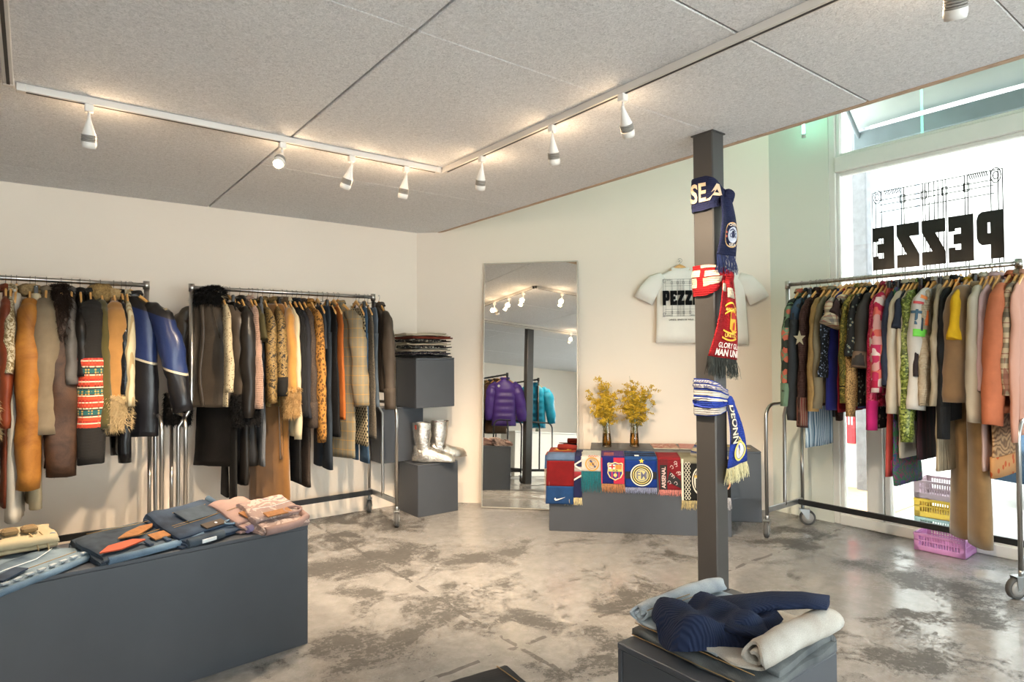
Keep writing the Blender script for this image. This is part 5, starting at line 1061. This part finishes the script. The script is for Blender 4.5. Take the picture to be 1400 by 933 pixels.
# ================================================================== SCARVES
def fringe(mb, x0, x1, y, length, z, seed, fn=None, wd=.0035, dens=190, splay=.012):
    rn = random.Random(seed); k = int((x1-x0)*dens)
    for i in range(k):
        x = x0+(x1-x0)*(i+.5)/k; zz = z+rn.uniform(-.006, .008); L = length*rn.uniform(.75, 1.08); dx = rn.uniform(-splay, splay); p = [(x-wd/2, y, zz), (x+wd/2, y, zz), (x+dx*.5+wd/2, y-L*.55, zz+rn.uniform(-.002, .006)), (x+dx*.5-wd/2, y-L*.55, zz+.003), (x+dx+wd*.3, y-L, zz+rn.uniform(-.003, .003)), (x+dx-wd*.3, y-L, zz)]
        if fn: p = [fn(*q) for q in p]
        mb.add(p, [(0, 1, 2, 3), (3, 2, 4, 5)], False)
def knit(c): return fab('scarf_'+c[1:], 'knit', [c], .9, 1.3)
EDGE = .602
def table_scarf(label, x0, x1, bands, fr, lift=0., skew=0., seed=0, top=.30):
    """bands: (path from, path to, colour); path < 0 lies on the podium top, path > 0 hangs down the front"""
    t = thing('football_scarf', label, 'scarf', M=MTF, group='football scarves draped over the podium'); R = .014+lift
    def P(x, p, off=0.):
        w_ = .004*noise.noise(Vector((x*16+seed, p*9, seed)))+.004*math.sin(x*50+seed)*max(0, p)
        if p < -R: y, z = EDGE+.004+lift+off+abs(w_), p
        elif p < R: a = (p+R)/(2*R)*PI/2; y, z = EDGE+.004+lift-R+(R+off)*math.cos(a), -R+lift*(a/1.5708)+(R+off)*math.sin(a)+.004*(a/1.6)
        else: y, z = EDGE+.004+lift-R-(p-R), .004+lift+off+w_*(1 if w_ > 0 else .3)
        return (x+skew*max(0, p), y, z)
    for p0, p1, c in bands:
        nv = max(3, int((p1-p0)/.014)); o = MB().grid(lambda u, v: P(x0+(x1-x0)*v, p0+(p1-p0)*u), nv, 10, .006); o.build('knit_band', knit(c) if c.startswith('#') else MATS[c], t)
    end = bands[-1][1]
    if fr:
        m = MB(); y = P(x0, end)[1]; fringe(m, x0+skew*end, x1+skew*end, y, fr[0], .008, seed); fringe(m, x0+skew*end, x1+skew*end, y+.002, fr[0], .013, seed+50); m.build('fringe', plain('fringe_'+fr[1][1:], fr[1], .9, var=.3, nscale=90), t, kind='stuff')
    return t, P
FZ = .018     # how far a motif sits in front of the podium face
def flatF(z=FZ): return Matrix.Translation((0, 0, z))
def mm(c, r=.8): return plain('motif_'+c[1:], c, r, var=.06, nscale=60)
Yb = lambda p: EDGE+.004-p            # height on the front for a path length
# 1 red and blue with a white swoosh
t, P = table_scarf('union flag patterned navy scarf tucked behind the red and blue scarf', .135, .268, [(-.3, .08, '#23264f'), (.08, .12, '#c9b8b4'), (.12, .17, '#a3343f'), (.17, .33, '#1f2550')], (.06, '#c9b98c'), 0, 0, 2)
m = MB(); 
for a, b in (((.15, Yb(.03)), (.262, Yb(.1))), ((.15, Yb(.1)), (.262, Yb(.03))), ((.15, Yb(.22)), (.262, Yb(.15)))): m.stroke([a, b], .012, FZ)
m.build('flag_motif', mm('#d3c5c0'), t)
t, P = table_scarf('blue grey scarf end with orange top, hanging round the left podium corner', -.03, .03, [(-.2, -.02, '#b5502f'), (-.02, .1, '#3f5a80')], (.27, '#8a7768'), .0, -.05, 3)
t, P = table_scarf('red and blue scarf with a white swoosh at the left podium end', -.012, .212, [(-.36, -.1, '#96341f'), (-.1, .045, '#5c7191'), (.045, .25, '#7f1016'), (.25, .395, '#1d4577')], None, .012, -.035, 1)
sw_ = [(0, .012), (.004, .002), (.014, -.003), (.03, .001), (.092, .028), (.034, .012), (.02, .009), (.012, .012), (.010, .022)]
m = MB().poly([(p[0]+.045, p[1]+Yb(.35)) for p in sw_], flatF(FZ+.014)); m.build('swoosh', mm('#d8d3cc'), t)
m = MB(); 
for a, b in (((.03, -.17), (.10, -.15)), ((.10, -.15), (.17, -.19)), ((.04, -.25), (.06, -.2)), ((.16, -.26), (.14, -.21))): m.stroke([a, b], .016, 0)
m.v = [(x, EDGE+.0275, y) for x, y, z in m.v]; m.f = [f[::-1] for f in m.f]; m.build('yellow_motif', mm('#d8a53a'), t)
# 2 white with a round gold crest and teal fringe
t, P = table_scarf('white scarf with round gold crest and long teal fringe', .262, .42, [(-.3, -.03, '#c9ccc6'), (-.03, .115, '#d6d0c8')], (.165, '#156973'), 0, 0, 4); cx, cy = .352, Yb(.055)
MB().disc((cx, cy), .056, FZ, r2=.046).disc((cx, cy), .036, FZ, r2=.032).build('gold_ring', mm('#b98a3c'), t); MB().poly([(cx-.022, cy+.028), (cx-.01, cy+.034), (cx+.03, cy-.02), (cx+.022, cy-.03)], flatF(FZ+.0005)).build('blue_sash', mm('#27345f'), t)
m = MB(); text(m, 'MCF', cx-.022, cy-.016, .032, .045, .04, flatF(FZ+.001)); m.build('monogram', mm('#c9983f'), t); MB().disc((.34, Yb(.0)+.004), .03, .0, ry=.008).build('teal_motif', mm('#6fa3a0'), t) if False else None
m = MB()
for k in range(4): m.stroke([(cx-.03+k*.02, cy+.058), (cx-.02+k*.02, cy+.07), (cx-.01+k*.02, cy+.058)], .004, FZ)
m.build('crown', mm('#c4623f'), t)
# 3 blue and red with a shield crest
t, P = table_scarf('blue and red scarf with a shield crest and brown fringe', .425, .608, [(-.3, -.02, '#5a3f78'), (-.02, .212, '#1a2270')], (.07, '#a8754f'), 0, 0, 5)
MB().rect(.432+.09, Yb(.208), .607, Yb(.0), FZ-.0015).build('red_half', mm('#a91d38'), t); MB().rect(.424, Yb(.21), .432, Yb(.0), FZ-.001).build('red_edge', mm('#b32440'), t)
cx, cy = .535, Yb(.105); sh = [(-.062, .058), (-.05, .066), (-.03, .06), (0, .07), (.03, .06), (.05, .066), (.062, .058), (.058, .02), (.062, -.02), (.045, -.055), (.018, -.068), (0, -.078), (-.018, -.068), (-.045, -.055), (-.062, -.02), (-.058, .02)]
tr = lambda k: [(cx+p[0]*k, cy+p[1]*k) for p in sh]
MB().poly(tr(1), flatF()).build('shield_edge', mm('#d8c58d'), t); MB().poly(tr(.88), flatF(FZ+.0006)).build('shield', mm('#2b2a72'), t)
MB().rect(cx-.05, cy+.014, cx, cy+.05, FZ+.001).build('white_quarter', mm('#d9d3c6'), t); MB().rect(cx-.03, cy+.016, cx-.018, cy+.05, FZ+.0014).rect(cx-.048, cy+.028, cx-.002, cy+.038, FZ+.0014).build('red_cross', mm('#b01d2a'), t)
MB().rect(cx, cy+.014, cx+.05, cy+.05, FZ+.001).build('gold_quarter', mm('#d3a13f'), t); m = MB(); [m.rect(cx+.006+k*.012, cy+.014, cx+.011+k*.012, cy+.05, FZ+.0014) for k in range(4)]; m.build('red_stripes', mm('#a92a2a'), t)
MB().rect(cx-.05, cy-.006, cx+.05, cy+.013, FZ+.001).build('name_band', mm('#b9b35a'), t); m = MB(); text(m, 'FCB', cx-.02, cy-.003, .012, .04, .04, flatF(FZ+.0014)); m.build('lettering', mm('#3b3f2c'), t)
m = MB(); [m.rect(cx-.032+k*.028, cy-.056, cx-.02+k*.028, cy-.008, FZ+.001) for k in range(3)]; m.build('lower_stripes', mm('#a3244a'), t); MB().disc((cx, cy-.034), .014, FZ+.0016).build('ball', mm('#cdb968'), t)
m = MB(); [m.stroke([(.45, -.06-k*.05), (.52, -.07-k*.05)], .016) for k in range(3)]; m.v = [(x, EDGE+.0125, y) for x, y, z in m.v]; m.f = [f[::-1] for f in m.f]; m.build('top_motif', mm('#d4703c'), t)
# 4 blue with star and round monogram crest
t, P = table_scarf('bright blue scarf with a yellow star and round monogram crest', .612, .862, [(-.3, -.2, '#2c4f7f'), (-.2, -.15, '#16233f'), (-.15, -.1, '#2c4f7f'), (-.1, -.05, '#16233f'), (-.05, .02, '#24508f'), (.02, .235, '#123a8f')], (.05, '#8a90ad'), 0, 0, 6)
cx, cy = .742, Yb(.135); MB().rect(.616, cy-.03, .858, cy+.028, FZ-.001).build('black_band', mm('#14161c'), t)
MB().disc((cx, cy), .088, FZ, r2=.079, n=40).build('white_ring', mm('#d6d3c6'), t); MB().disc((cx, cy), .079, FZ, n=40).build('black_ring', mm('#17181d'), t); MB().disc((cx, cy), .070, FZ+.0005, r2=.063, n=40).build('gold_ring', mm('#c9b76a'), t); MB().disc((cx, cy), .055, FZ+.0008, n=36).build('blue_disc', mm('#b9b27c'), t)
m = MB(); text(m, 'FM', cx-.036, cy-.03, .06, .072, .01, flatF(FZ+.0014)); m.disc((cx, cy), .046, FZ+.0013, r2=.041); m.build('monogram', mm('#5f6078'), t)
MB().poly([(cx+(.022 if k % 2 == 0 else .009)*math.sin(k*PI/5), cy+.112+(.022 if k % 2 == 0 else .009)*math.cos(k*PI/5)) for k in range(10)], flatF()).build('star', mm('#d8c046'), t)
MB().cbox((.69, EDGE+.011, -.09), (.725, EDGE+.0125, -.03), .0005).build('care_label', M_pale, t)
# 5 red with white figures and black panel
t, P = table_scarf('red scarf with black panel and upright white lettering', .868, 1.045, [(-.25, .02, '#8f222b'), (.02, .25, '#8a1d27')], (.05, '#c77d74'), .002, .04, 7)
m = MB(); m.poly([(.96, Yb(.10)), (1.045, Yb(.17)), (1.05, Yb(.235)), (.94, Yb(.18))], flatF()); m.rect(.885, Yb(.245), .94, Yb(.05), FZ); m.build('black_panel', mm('#1d1a1c'), t)
m = MB(); text(m, 'ARSENAL', 0, 0, .03, .17, .03, frame((.927, Yb(.235), FZ+.001), (0, 1, 0), (-1, 0, 0))); m.build('lettering', mm('#d8b8b2'), t)
m = MB(); rn = random.Random(3)
for k in range(9):
    x, y = rn.uniform(.955, 1.035), Yb(rn.uniform(.02, .22)); m.stroke([(x-.012, y), (x-.004, y+.014), (x+.008, y+.01), (x+.012, y-.008), (x, y-.012)], .003, FZ+.001)
m.build('white_figures', mm('#d9c4bf'), t)
m = MB(); [m.stroke([(.89+k*.012, Yb(.005)), (.892+k*.012, Yb(.045))], .004, FZ) for k in range(5)]; m.build('dark_stripes', mm('#3b1c20'), t)
# 6 black and white lattice scarf
t, P = table_scarf('black and white lattice scarf with oval crest beside the pillar', 1.045, 1.285, [(-.25, .04, '#8d866f'), (.04, .33, '#1a1918')], (.075, '#bba878'), .004, .02, 8)
m = MB(); m.rect(1.05, Yb(.325), 1.066, Yb(.0), FZ+.001)
for k in range(9):
    y = Yb(.04+k*.033)
    for x in (1.085, 1.107): m.stroke([(x-.011, y), (x, y-.016), (x+.011, y), (x, y+.016), (x-.011, y)], .004, FZ+.001)
m.build('lattice', mm('#c9c2b0'), t)
cx, cy = 1.195, Yb(.17); MB().disc((cx, cy), .066, FZ+.003, r2=.058, ry=.11).disc((cx, cy), .05, FZ+.003, ry=.094).build('white_oval', mm('#cfc8b8'), t); m = MB()
for x in (-.03, 0, .03): m.rect(cx+x-.007, cy-.075, cx+x+.007, cy+.02, FZ+.0045)
m.build('oval_stripes', mm('#1c1a19'), t); MB().rect(cx-.046, cy+.025, cx+.046, cy+.045, FZ+.0045).build('gold_band', mm('#c4a34c'), t); m = MB(); text(m, 'JUVE', cx-.04, cy+.05, .024, .08, .04, flatF(FZ+.0046)); m.build('lettering', mm('#25221f'), t)
# 7 black scarf end with pale fringe, right of the pillar
t, P = table_scarf('black scarf with round crest and pale grey fringe right of the pillar', 1.30, 1.424, [(-.25, .0, '#b9a98c'), (.0, .30, '#191817')], (.10, '#b5b1b3'), .003, .0, 9); MB().disc((1.372, Yb(.19)), .05, FZ+.003, r2=.038).build('orange_ring', mm('#c08a6a'), t)
# rolled scarf lying behind the lattice one
t = thing('football_scarf', 'rolled blue and grey scarf humped on the podium beside the pillar', 'scarf', M=MT, group='football scarves draped over the podium'); q = MB(); q.tube([(1.17, .06, .63), (1.2, .1, .655), (1.245, .17, .69), (1.28, .24, .66), (1.29, .32, .63)], [(.03, .05), (.04, .06), (.05, .06), (.045, .06), (.03, .05)], 14); q.wrinkle(.01, 20, 1, 4); q.build('rolled_knit', fab('rolled_scarf', 'hstripe', ['#c2b79c', '#8f8f96', '#2e3f7d', '#b9ad90'], sc=4), t)
# red and orange scarf heap at the left back of the podium
t = thing('football_scarf', 'rolled dark red scarf lying behind the red and blue one', 'scarf', M=MT, group='football scarves draped over the podium'); q = MB(); q.tube([(.06, .26, .645), (.13, .25, .645), (.22, .24, .64)], [.024, .026, .022], 12); q.wrinkle(.006, 20, 1, 2); q.build('rolled_knit', knit('#8d2b20'), t)
# ------------------------------------------------------------------ scarves knotted round the pillar
HX, HY = .052, .064
def per(s, off):
    """point on the pillar outline, s from the back left corner along the left face, round the front corner, the right face and the back"""
    a, b = 2*HY, 2*HX; tot = 2*(a+b); s %= tot
    if s < a: return Vector((PX-HX-off, PY+HY-s, 0)), Vector((-1, 0, 0))
    s -= a
    if s < b: return Vector((PX-HX+s, PY-HY-off, 0)), Vector((0, -1, 0))
    s -= b
    if s < a: return Vector((PX+HX+off, PY-HY+s, 0)), Vector((1, 0, 0))
    s -= a; return Vector((PX+HX-s, PY+HY+off, 0)), Vector((0, 1, 0))
def perr(s, off):
    p = Vector((0, 0, 0)); 
    for d in (-.012, -.006, 0, .006, .012): p += per(s+d, off)[0]
    return p/5
PERIM = 4*(HX+HY); SK = 2*HY+2*HX-.004      # the knot sits at the right edge of the right face
class Wrap:
    def __init__(s, zc, h0, h1, zk, off=.010, seed=0): s.zc, s.h0, s.h1, s.zk, s.off, s.seed = zc, h0, h1, zk, off, seed
    def at(s, q, v, ex=0.):
        d = min(abs(q-SK), abs(q-SK+PERIM), abs(q-SK-PERIM))/(PERIM/2); k = min(1, d*1.6); k = k*k*(3-2*k)
        h = s.h1+(s.h0-s.h1)*k; zc = s.zk+(s.zc-s.zk)*k; rid = .004*math.sin(v*PI*5+q*9+s.seed)*(1.2-k*.6)
        p = perr(q, s.off+ex+rid+.004*math.sin(v*PI)); return (p.x, p.y, zc+(v-.5)*h)
    def mesh(s, v0=0., v1=1., ex=0., q0=0., q1=PERIM): return MB().grid(lambda u, v: s.at(q0+(q1-q0)*u, v0+(v1-v0)*(1-v), ex), int(48*(q1-q0)/PERIM)+2, max(3, int(12*(v1-v0))), 0)
def knot(t, mat, x, y, z, r, seed):
    b = MB(); b.loft([[(x+r[0]*math.sin(PI*i/10)*math.cos(2*PI*j/14), y+r[1]*math.sin(PI*i/10)*math.sin(2*PI*j/14), z+r[2]*math.cos(PI*i/10)) for j in range(14)] for i in range(1, 10)]); b.wrinkle(.012, 26, 1, seed); b.build('knot', mat, t)
class Tail:
    """hanging end: from a top edge to a bottom edge, gently pleated"""
    def __init__(s, t0, t1, b0, b1, pleat=.006, seed=0, bow=.02): s.c = [Vector(q) for q in (t0, t1, b0, b1)]; s.pl = pleat; s.seed = seed; s.bow = bow
    def at(s, u, v, off=0.):
        t0, t1, b0, b1 = s.c; a = t0.lerp(b0, v); b = t1.lerp(b1, v); p = a.lerp(b, u); x = (b-a).normalized(); nn = x.cross(Vector((0, 0, 1))).normalized()
        return tuple(p + nn*(off + s.pl*math.sin(u*PI*3+s.seed)*(1-v*.6) + s.bow*math.sin(v*PI)))
    def mesh(s, u0=0, u1=1, v0=0, v1=1, off=0., th=.006): return MB().grid(lambda v, u: s.at(u0+(u1-u0)*u, v0+(v1-v0)*v, off), max(3, int(16*(v1-v0))), max(3, int(12*(u1-u0))), th)
    def on(s, mb, off=.005):
        mb.v = [s.at(x, 1-y, off+.0065+z) for x, y, z in mb.v]; return mb
    def fr(s, length, seed, wd=.0045):
        m = MB(); t0, t1, b0, b1 = s.c; W = (b1-b0).length; k = int(W*230); rn = random.Random(seed); dn = Vector((0, 0, -1)); x = (b1-b0).normalized(); nn = x.cross(Vector((0, 0, 1))).normalized()
        for i in range(k):
            for lay in (0, 1, 2):
                u = (i+rn.random())/k; p = Vector(s.at(u, 1, rn.uniform(-.004, .006))); L = length*rn.uniform(.8, 1.1); e = p+dn*L+x*(rn.uniform(-.014, .014)+(u-.5)*.03)+nn*rn.uniform(-.012, .016); md = p.lerp(e, .5)+nn*rn.uniform(0, .008)
                m.add([p-x*wd/2, p+x*wd/2, md+x*wd/2, md-x*wd/2, e+x*wd*.3, e-x*wd*.3], [(0, 1, 2, 3), (3, 2, 4, 5)], False)
        return m
yR = PY-HY
# navy scarf, topmost
C1 = knit('#20264a'); t = thing('football_scarf', 'navy scarf with pale lettering knotted highest on the pillar', 'scarf', (0, 0, 0), group='scarves knotted round the pillar')
W1 = Wrap(2.305, .185, .085, 2.285, .016, 1); W1.mesh().build('wrap', C1, t); knot(t, C1, PX+.055, yR-.02, 2.29, (.032, .032, .042), 2)
m = MB(); text(m, 'LSEA', -.045, .0, .55, .225, .035); m.v = [W1.at(x, .26+y, .0085) for x, y, z in m.v]; m.build('lettering', mm('#d9c1a3'), t)
T1 = Tail((PX-.035, yR-.026, 2.28), (PX+.07, yR-.03, 2.28), (PX-.075, yR-.03, 1.965), (PX+.085, yR-.04, 1.965), .008, 1); T1.mesh().build('tail', C1, t); T1.fr(.095, 3).build('fringe', mm('#222c57'), t, kind='stuff')
m = MB(); m.disc((.62, .34), .40, 0, r2=.36, ry=.215, n=36); T1.on(m).build('crest_ring', mm('#c9a06f'), t); m = MB(); m.disc((.66, .34), .24, 0, ry=.135, n=30); T1.on(m).build('crest_disc', mm('#b9bccb'), t)
m = MB(); text(m, 'CFC', .5, .30, .075, .32, .03); m.stroke([(.5, .41), (.62, .44), (.75, .40), (.8, .28)], .02); T1.on(m, .0062).build('crest_figure', mm('#262c52'), t)
m = MB(); m.rect(.25, .36, .36, .395).rect(.25, .29, .36, .325); T1.on(m, .0062).build('red_marks', mm('#c4574a'), t)
for tx_, x_, y_ in (('CHEL', .46, .49), ('SEA', .5, .15)): m = MB(); text(m, tx_, x_, y_, .05, .34, .02); T1.on(m, .0062).build('lettering', mm('#cfc6bd'), t)
# red and white scarf in the middle
C2 = knit('#a3151d'); CW = knit('#d8c6ae'); t = thing('football_scarf', 'red and white scarf with gold crest knotted below the navy one', 'scarf', (0, 0, 0), group='scarves knotted round the pillar')
W2 = Wrap(1.835, .165, .08, 1.86, .016, 4); W2.mesh().build('wrap', C2, t); knot(t, C2, PX+.045, yR-.022, 1.855, (.035, .03, .04), 5)
for q0, q1, v0, v1 in ((-.03, .055, .62, .84), (.085, .14, .60, .80), (-.03, .035, .26, .58), (.075, .165, .30, .56), (.06, .16, .9, .99)): W2.mesh(1-v1 if False else v0, v1, .0035, q0, q1).build('pale_block', CW, t)
T2 = Tail((PX-.03, yR-.03, 1.83), (PX+.05, yR-.034, 1.83), (PX-.175, yR-.04, 1.43), (PX+.062, yR-.055, 1.405), .008, 2, .02); T2.mesh().build('tail', C2, t); T2.fr(.10, 5).build('fringe', mm('#20241f'), t, kind='stuff')
T2b = Tail((PX+.045, yR-.02, 1.88), (PX+.095, yR-.012, 1.885), (PX+.075, yR-.03, 1.425), (PX+.135, yR+.0, 1.425), .006, 3, .012); T2b.mesh().build('tail', C2, t); T2b.fr(.11, 6).build('fringe', mm('#20241f'), t, kind='stuff'); T2b.mesh(.86, 1, .0, 1, .004).build('white_edge', CW, t)
for u0, u1, v0, v1 in ((.0, .38, .04, .15), (.45, 1, .10, .23)): T2.mesh(u0, u1, v0, v1, .004).build('pale_block', CW, t)
G1 = mm('#d9a531'); m = MB(); m.poly([(.52, .37), (.52, .60), (.68, .63), (.84, .60), (.84, .37), (.68, .31)]); T2.on(m, .008).build('gold_shield', G1, t)
m = MB(); m.rect(.56, .50, .80, .58); m.poly([(.62, .36), (.7, .47), (.76, .44), (.74, .35)]); T2.on(m, .0092).build('red_ship', mm('#b5271f'), t)
m = MB(); [m.stroke([(.30+.07*k, .555+.05*math.sin(k*PI/8)), (.37+.07*k, .555+.05*math.sin((k+1)*PI/8))], .022) for k in range(8)]; [m.stroke([(.28+.07*k, .655+.05*math.sin(k*PI/8)), (.35+.07*k, .655+.05*math.sin((k+1)*PI/8))], .022) for k in range(9)]
[m.stroke([(.30+.07*k, .255-.03*math.sin(k*PI/8)), (.37+.07*k, .255-.03*math.sin((k+1)*PI/8))], .022) for k in range(8)]; [m.stroke([(.30+.07*k, .345-.03*math.sin(k*PI/8)), (.37+.07*k, .345-.03*math.sin((k+1)*PI/8))], .022) for k in range(8)]; T2.on(m, .008).build('gold_ribbons', G1, t)
m = MB(); text(m, 'MANCHESTER', .32, .6, .04, .56, .02); text(m, 'UNITED', .38, .262, .05, .46, .02); T2.on(m, .0092).build('lettering', mm('#e0b64a'), t)
m = MB(); text(m, 'GLORY GLORY', .22, .125, .068, 1.02, .03); text(m, 'MAN UNITED', .17, .025, .085, 1.15, .04); keep = [f for f in m.f if max(m.v[i][0] for i in f) < .985]; m.f = keep; m.sm = m.sm[:len(keep)]; T2.on(m, .008).build('lettering', mm('#dcc9c1'), t)
# blue and white scarf, lowest
C3 = knit('#2440a0'); t = thing('football_scarf', 'blue and white scarf with gold crest knotted lowest on the pillar', 'scarf', (0, 0, 0), group='scarves knotted round the pillar')
W3 = Wrap(1.205, .20, .11, 1.19, .016, 7); W3.mesh().build('wrap', C3, t); knot(t, C3, PX+.05, yR-.016, 1.17, (.028, .026, .045), 8)
for v0, v1, c in ((.9, .97, '#c5c3c0'), (.76, .86, '#b9b8bb'), (.56, .70, '#c9c6c0'), (.42, .50, '#d0ccc4'), (.03, .22, '#a9a9ab')): W3.mesh(v0, v1, .003, -.05, SK-.015).build('pale_band', knit(c), t)
m = MB(); 
for k in range(17): m.stroke([(-.03+k*.016, .91), (-.02+k*.016, .96)], .005)
m.v = [W3.at(x, y, .0075) for x, y, z in m.v]; m.build('slanted_marks', mm('#2a3f8d'), t)
m = MB(); text(m, 'HALA MADRID', -.03, .775, .075, .24, .02); m.v = [W3.at(x, y, .0075) for x, y, z in m.v]; m.build('lettering', mm('#54577a'), t)
m = MB(); m.poly([(.0+.085+.09*math.cos(a), .36+.13*math.sin(a)) for a in [2*PI*k/20 for k in range(20)]]); m.v = [W3.at(x, y, .0075) for x, y, z in m.v]; m.build('blue_oval', mm('#22379a'), t)
T3 = Tail((PX+.02, yR-.022, 1.17), (PX+.075, yR-.018, 1.17), (PX-.005, yR-.035, .83), (PX+.19, yR-.02, .85), .007, 5, .02); T3.mesh().build('tail', C3, t); T3.fr(.085, 9).build('fringe', mm('#cfc79c'), t, kind='stuff')
T3.mesh(.0, .42, .02, .62, .003).build('dark_panel', knit('#33364a'), t)
m = MB(); text(m, 'DEONN', 0, 0, .34, .6, .03); m.v = [(.06+y, .98-x, 0) for x, y, z in m.v]; m.f = [f for f in m.f]; T3.on(m, .008).build('lettering', mm('#c9c2ad'), t)
m = MB(); m.disc((.5, .24), .36, 0, r2=.29, ry=.17, n=32); m.stroke([(.34, .40), (.5, .46), (.66, .40), (.7, .33)], .03); T3.on(m, .0085).build('gold_ring', mm('#c9bd62'), t); m = MB(); m.disc((.5, .24), .27, 0, ry=.13, n=30); T3.on(m, .0078).build('white_disc', mm('#c9c7c9'), t)
m = MB(); m.poly([(.34, .33), (.44, .35), (.66, .17), (.58, .14)]); T3.on(m, .009).build('blue_sash', mm('#24389c'), t); m = MB(); text(m, 'RM', .38, .19, .09, .26, .03); T3.on(m, .0098).build('monogram', mm('#c9b04a'), t)
# ================================================================== BEYOND THE FRAME, SEEN IN THE MIRROR
MP = frame((0, 2.34, 0), (0, -1, 0), (1, 0, 0)); MQ = frame((0, 1.52, 0), (0, -1, 0), (1, 0, 0))
rack('black clothes rack with the purple puffer jacket, seen in the mirror', MP, -1.9, -.36, 1.80, .06, M_black)
rack('black clothes rack with the turquoise puffer jacket, seen in the mirror', MQ, -2.0, -.62, 1.80, .06, M_black)
two('purple_puffer', 'plain', '#4a2f86', rough=.4); two('turquoise_puffer', 'plain', '#168bb0', rough=.4); two('brown_fur_coat', 'fleece', '#3a2a1c', '#5d452e')
for i, (MX, x, mat, lb, sh) in enumerate(((MP, -.43, 'purple_puffer', 'purple quilted puffer jacket seen in the mirror', 'purple puffer'), (MQ, -.74, 'turquoise_puffer', 'turquoise quilted puffer jacket seen in the mirror', 'turquoise puffer'), (MP, -.68, 'brown_fur_coat', 'brown fur coat behind the purple puffer in the mirror', 'brown fur coat'), (MP, -.85, 'dark_denim', 'dark blue denim coat deep in the mirror reflection', 'denim coat'), (MP, -1.05, 'olive_suede', 'olive coat deep in the mirror reflection', 'mirrored olive coat'))):
    M = MX @ Matrix.Translation((0, x, 1.80+.019)) @ Matrix.Rotation(math.radians(37 if i < 2 else 5), 4, 'Z'); hanger('wood', 'wooden hanger inside the '+sh+' seen in the mirror', M, 'hangers seen in the mirror')
    g_ = garment(M, -.80, -.88 if i < 2 else -1.0, .085, .07, 'coat', mat, lb, dict(puff=1 if i < 2 else 0, sl=.1, swing=.09, thick=.085 if i < 2 else .05), 300+i, 'clothes seen in the mirror')
    if i == 0: MB().disc((-.09, -.22), .022, .0, frame((0, .10, 0), (1, 0, 0), (0, 0, 1))).build('round_badge', M_pale, g_)
t = thing('sales_counter', 'white counter at the back of the shop, seen in the mirror', 'counter', (-3.1, -.3, 0))
MB().cbox((-.3, -.9, 0), (.3, .9, .92), .006).build('body', M_white, t); MB().cbox((-.33, -.93, .92), (.33, .93, .95), .004).build('worktop', M_white, t)
t = thing('glass_bottle', 'small clear bottle on the white counter, seen in the mirror', 'bottle', (-3.0, -.1, .951)); MB().lathe([(.035, 0), (.036, .14), (.014, .19), (.013, .25), (.001, .25)], 16).build('glass', glassy('bottle_glass', '#b9c4b4', .08), t); MB().lathe([(.015, .251), (.015, .275)], 12).build('cap', M_black, t)
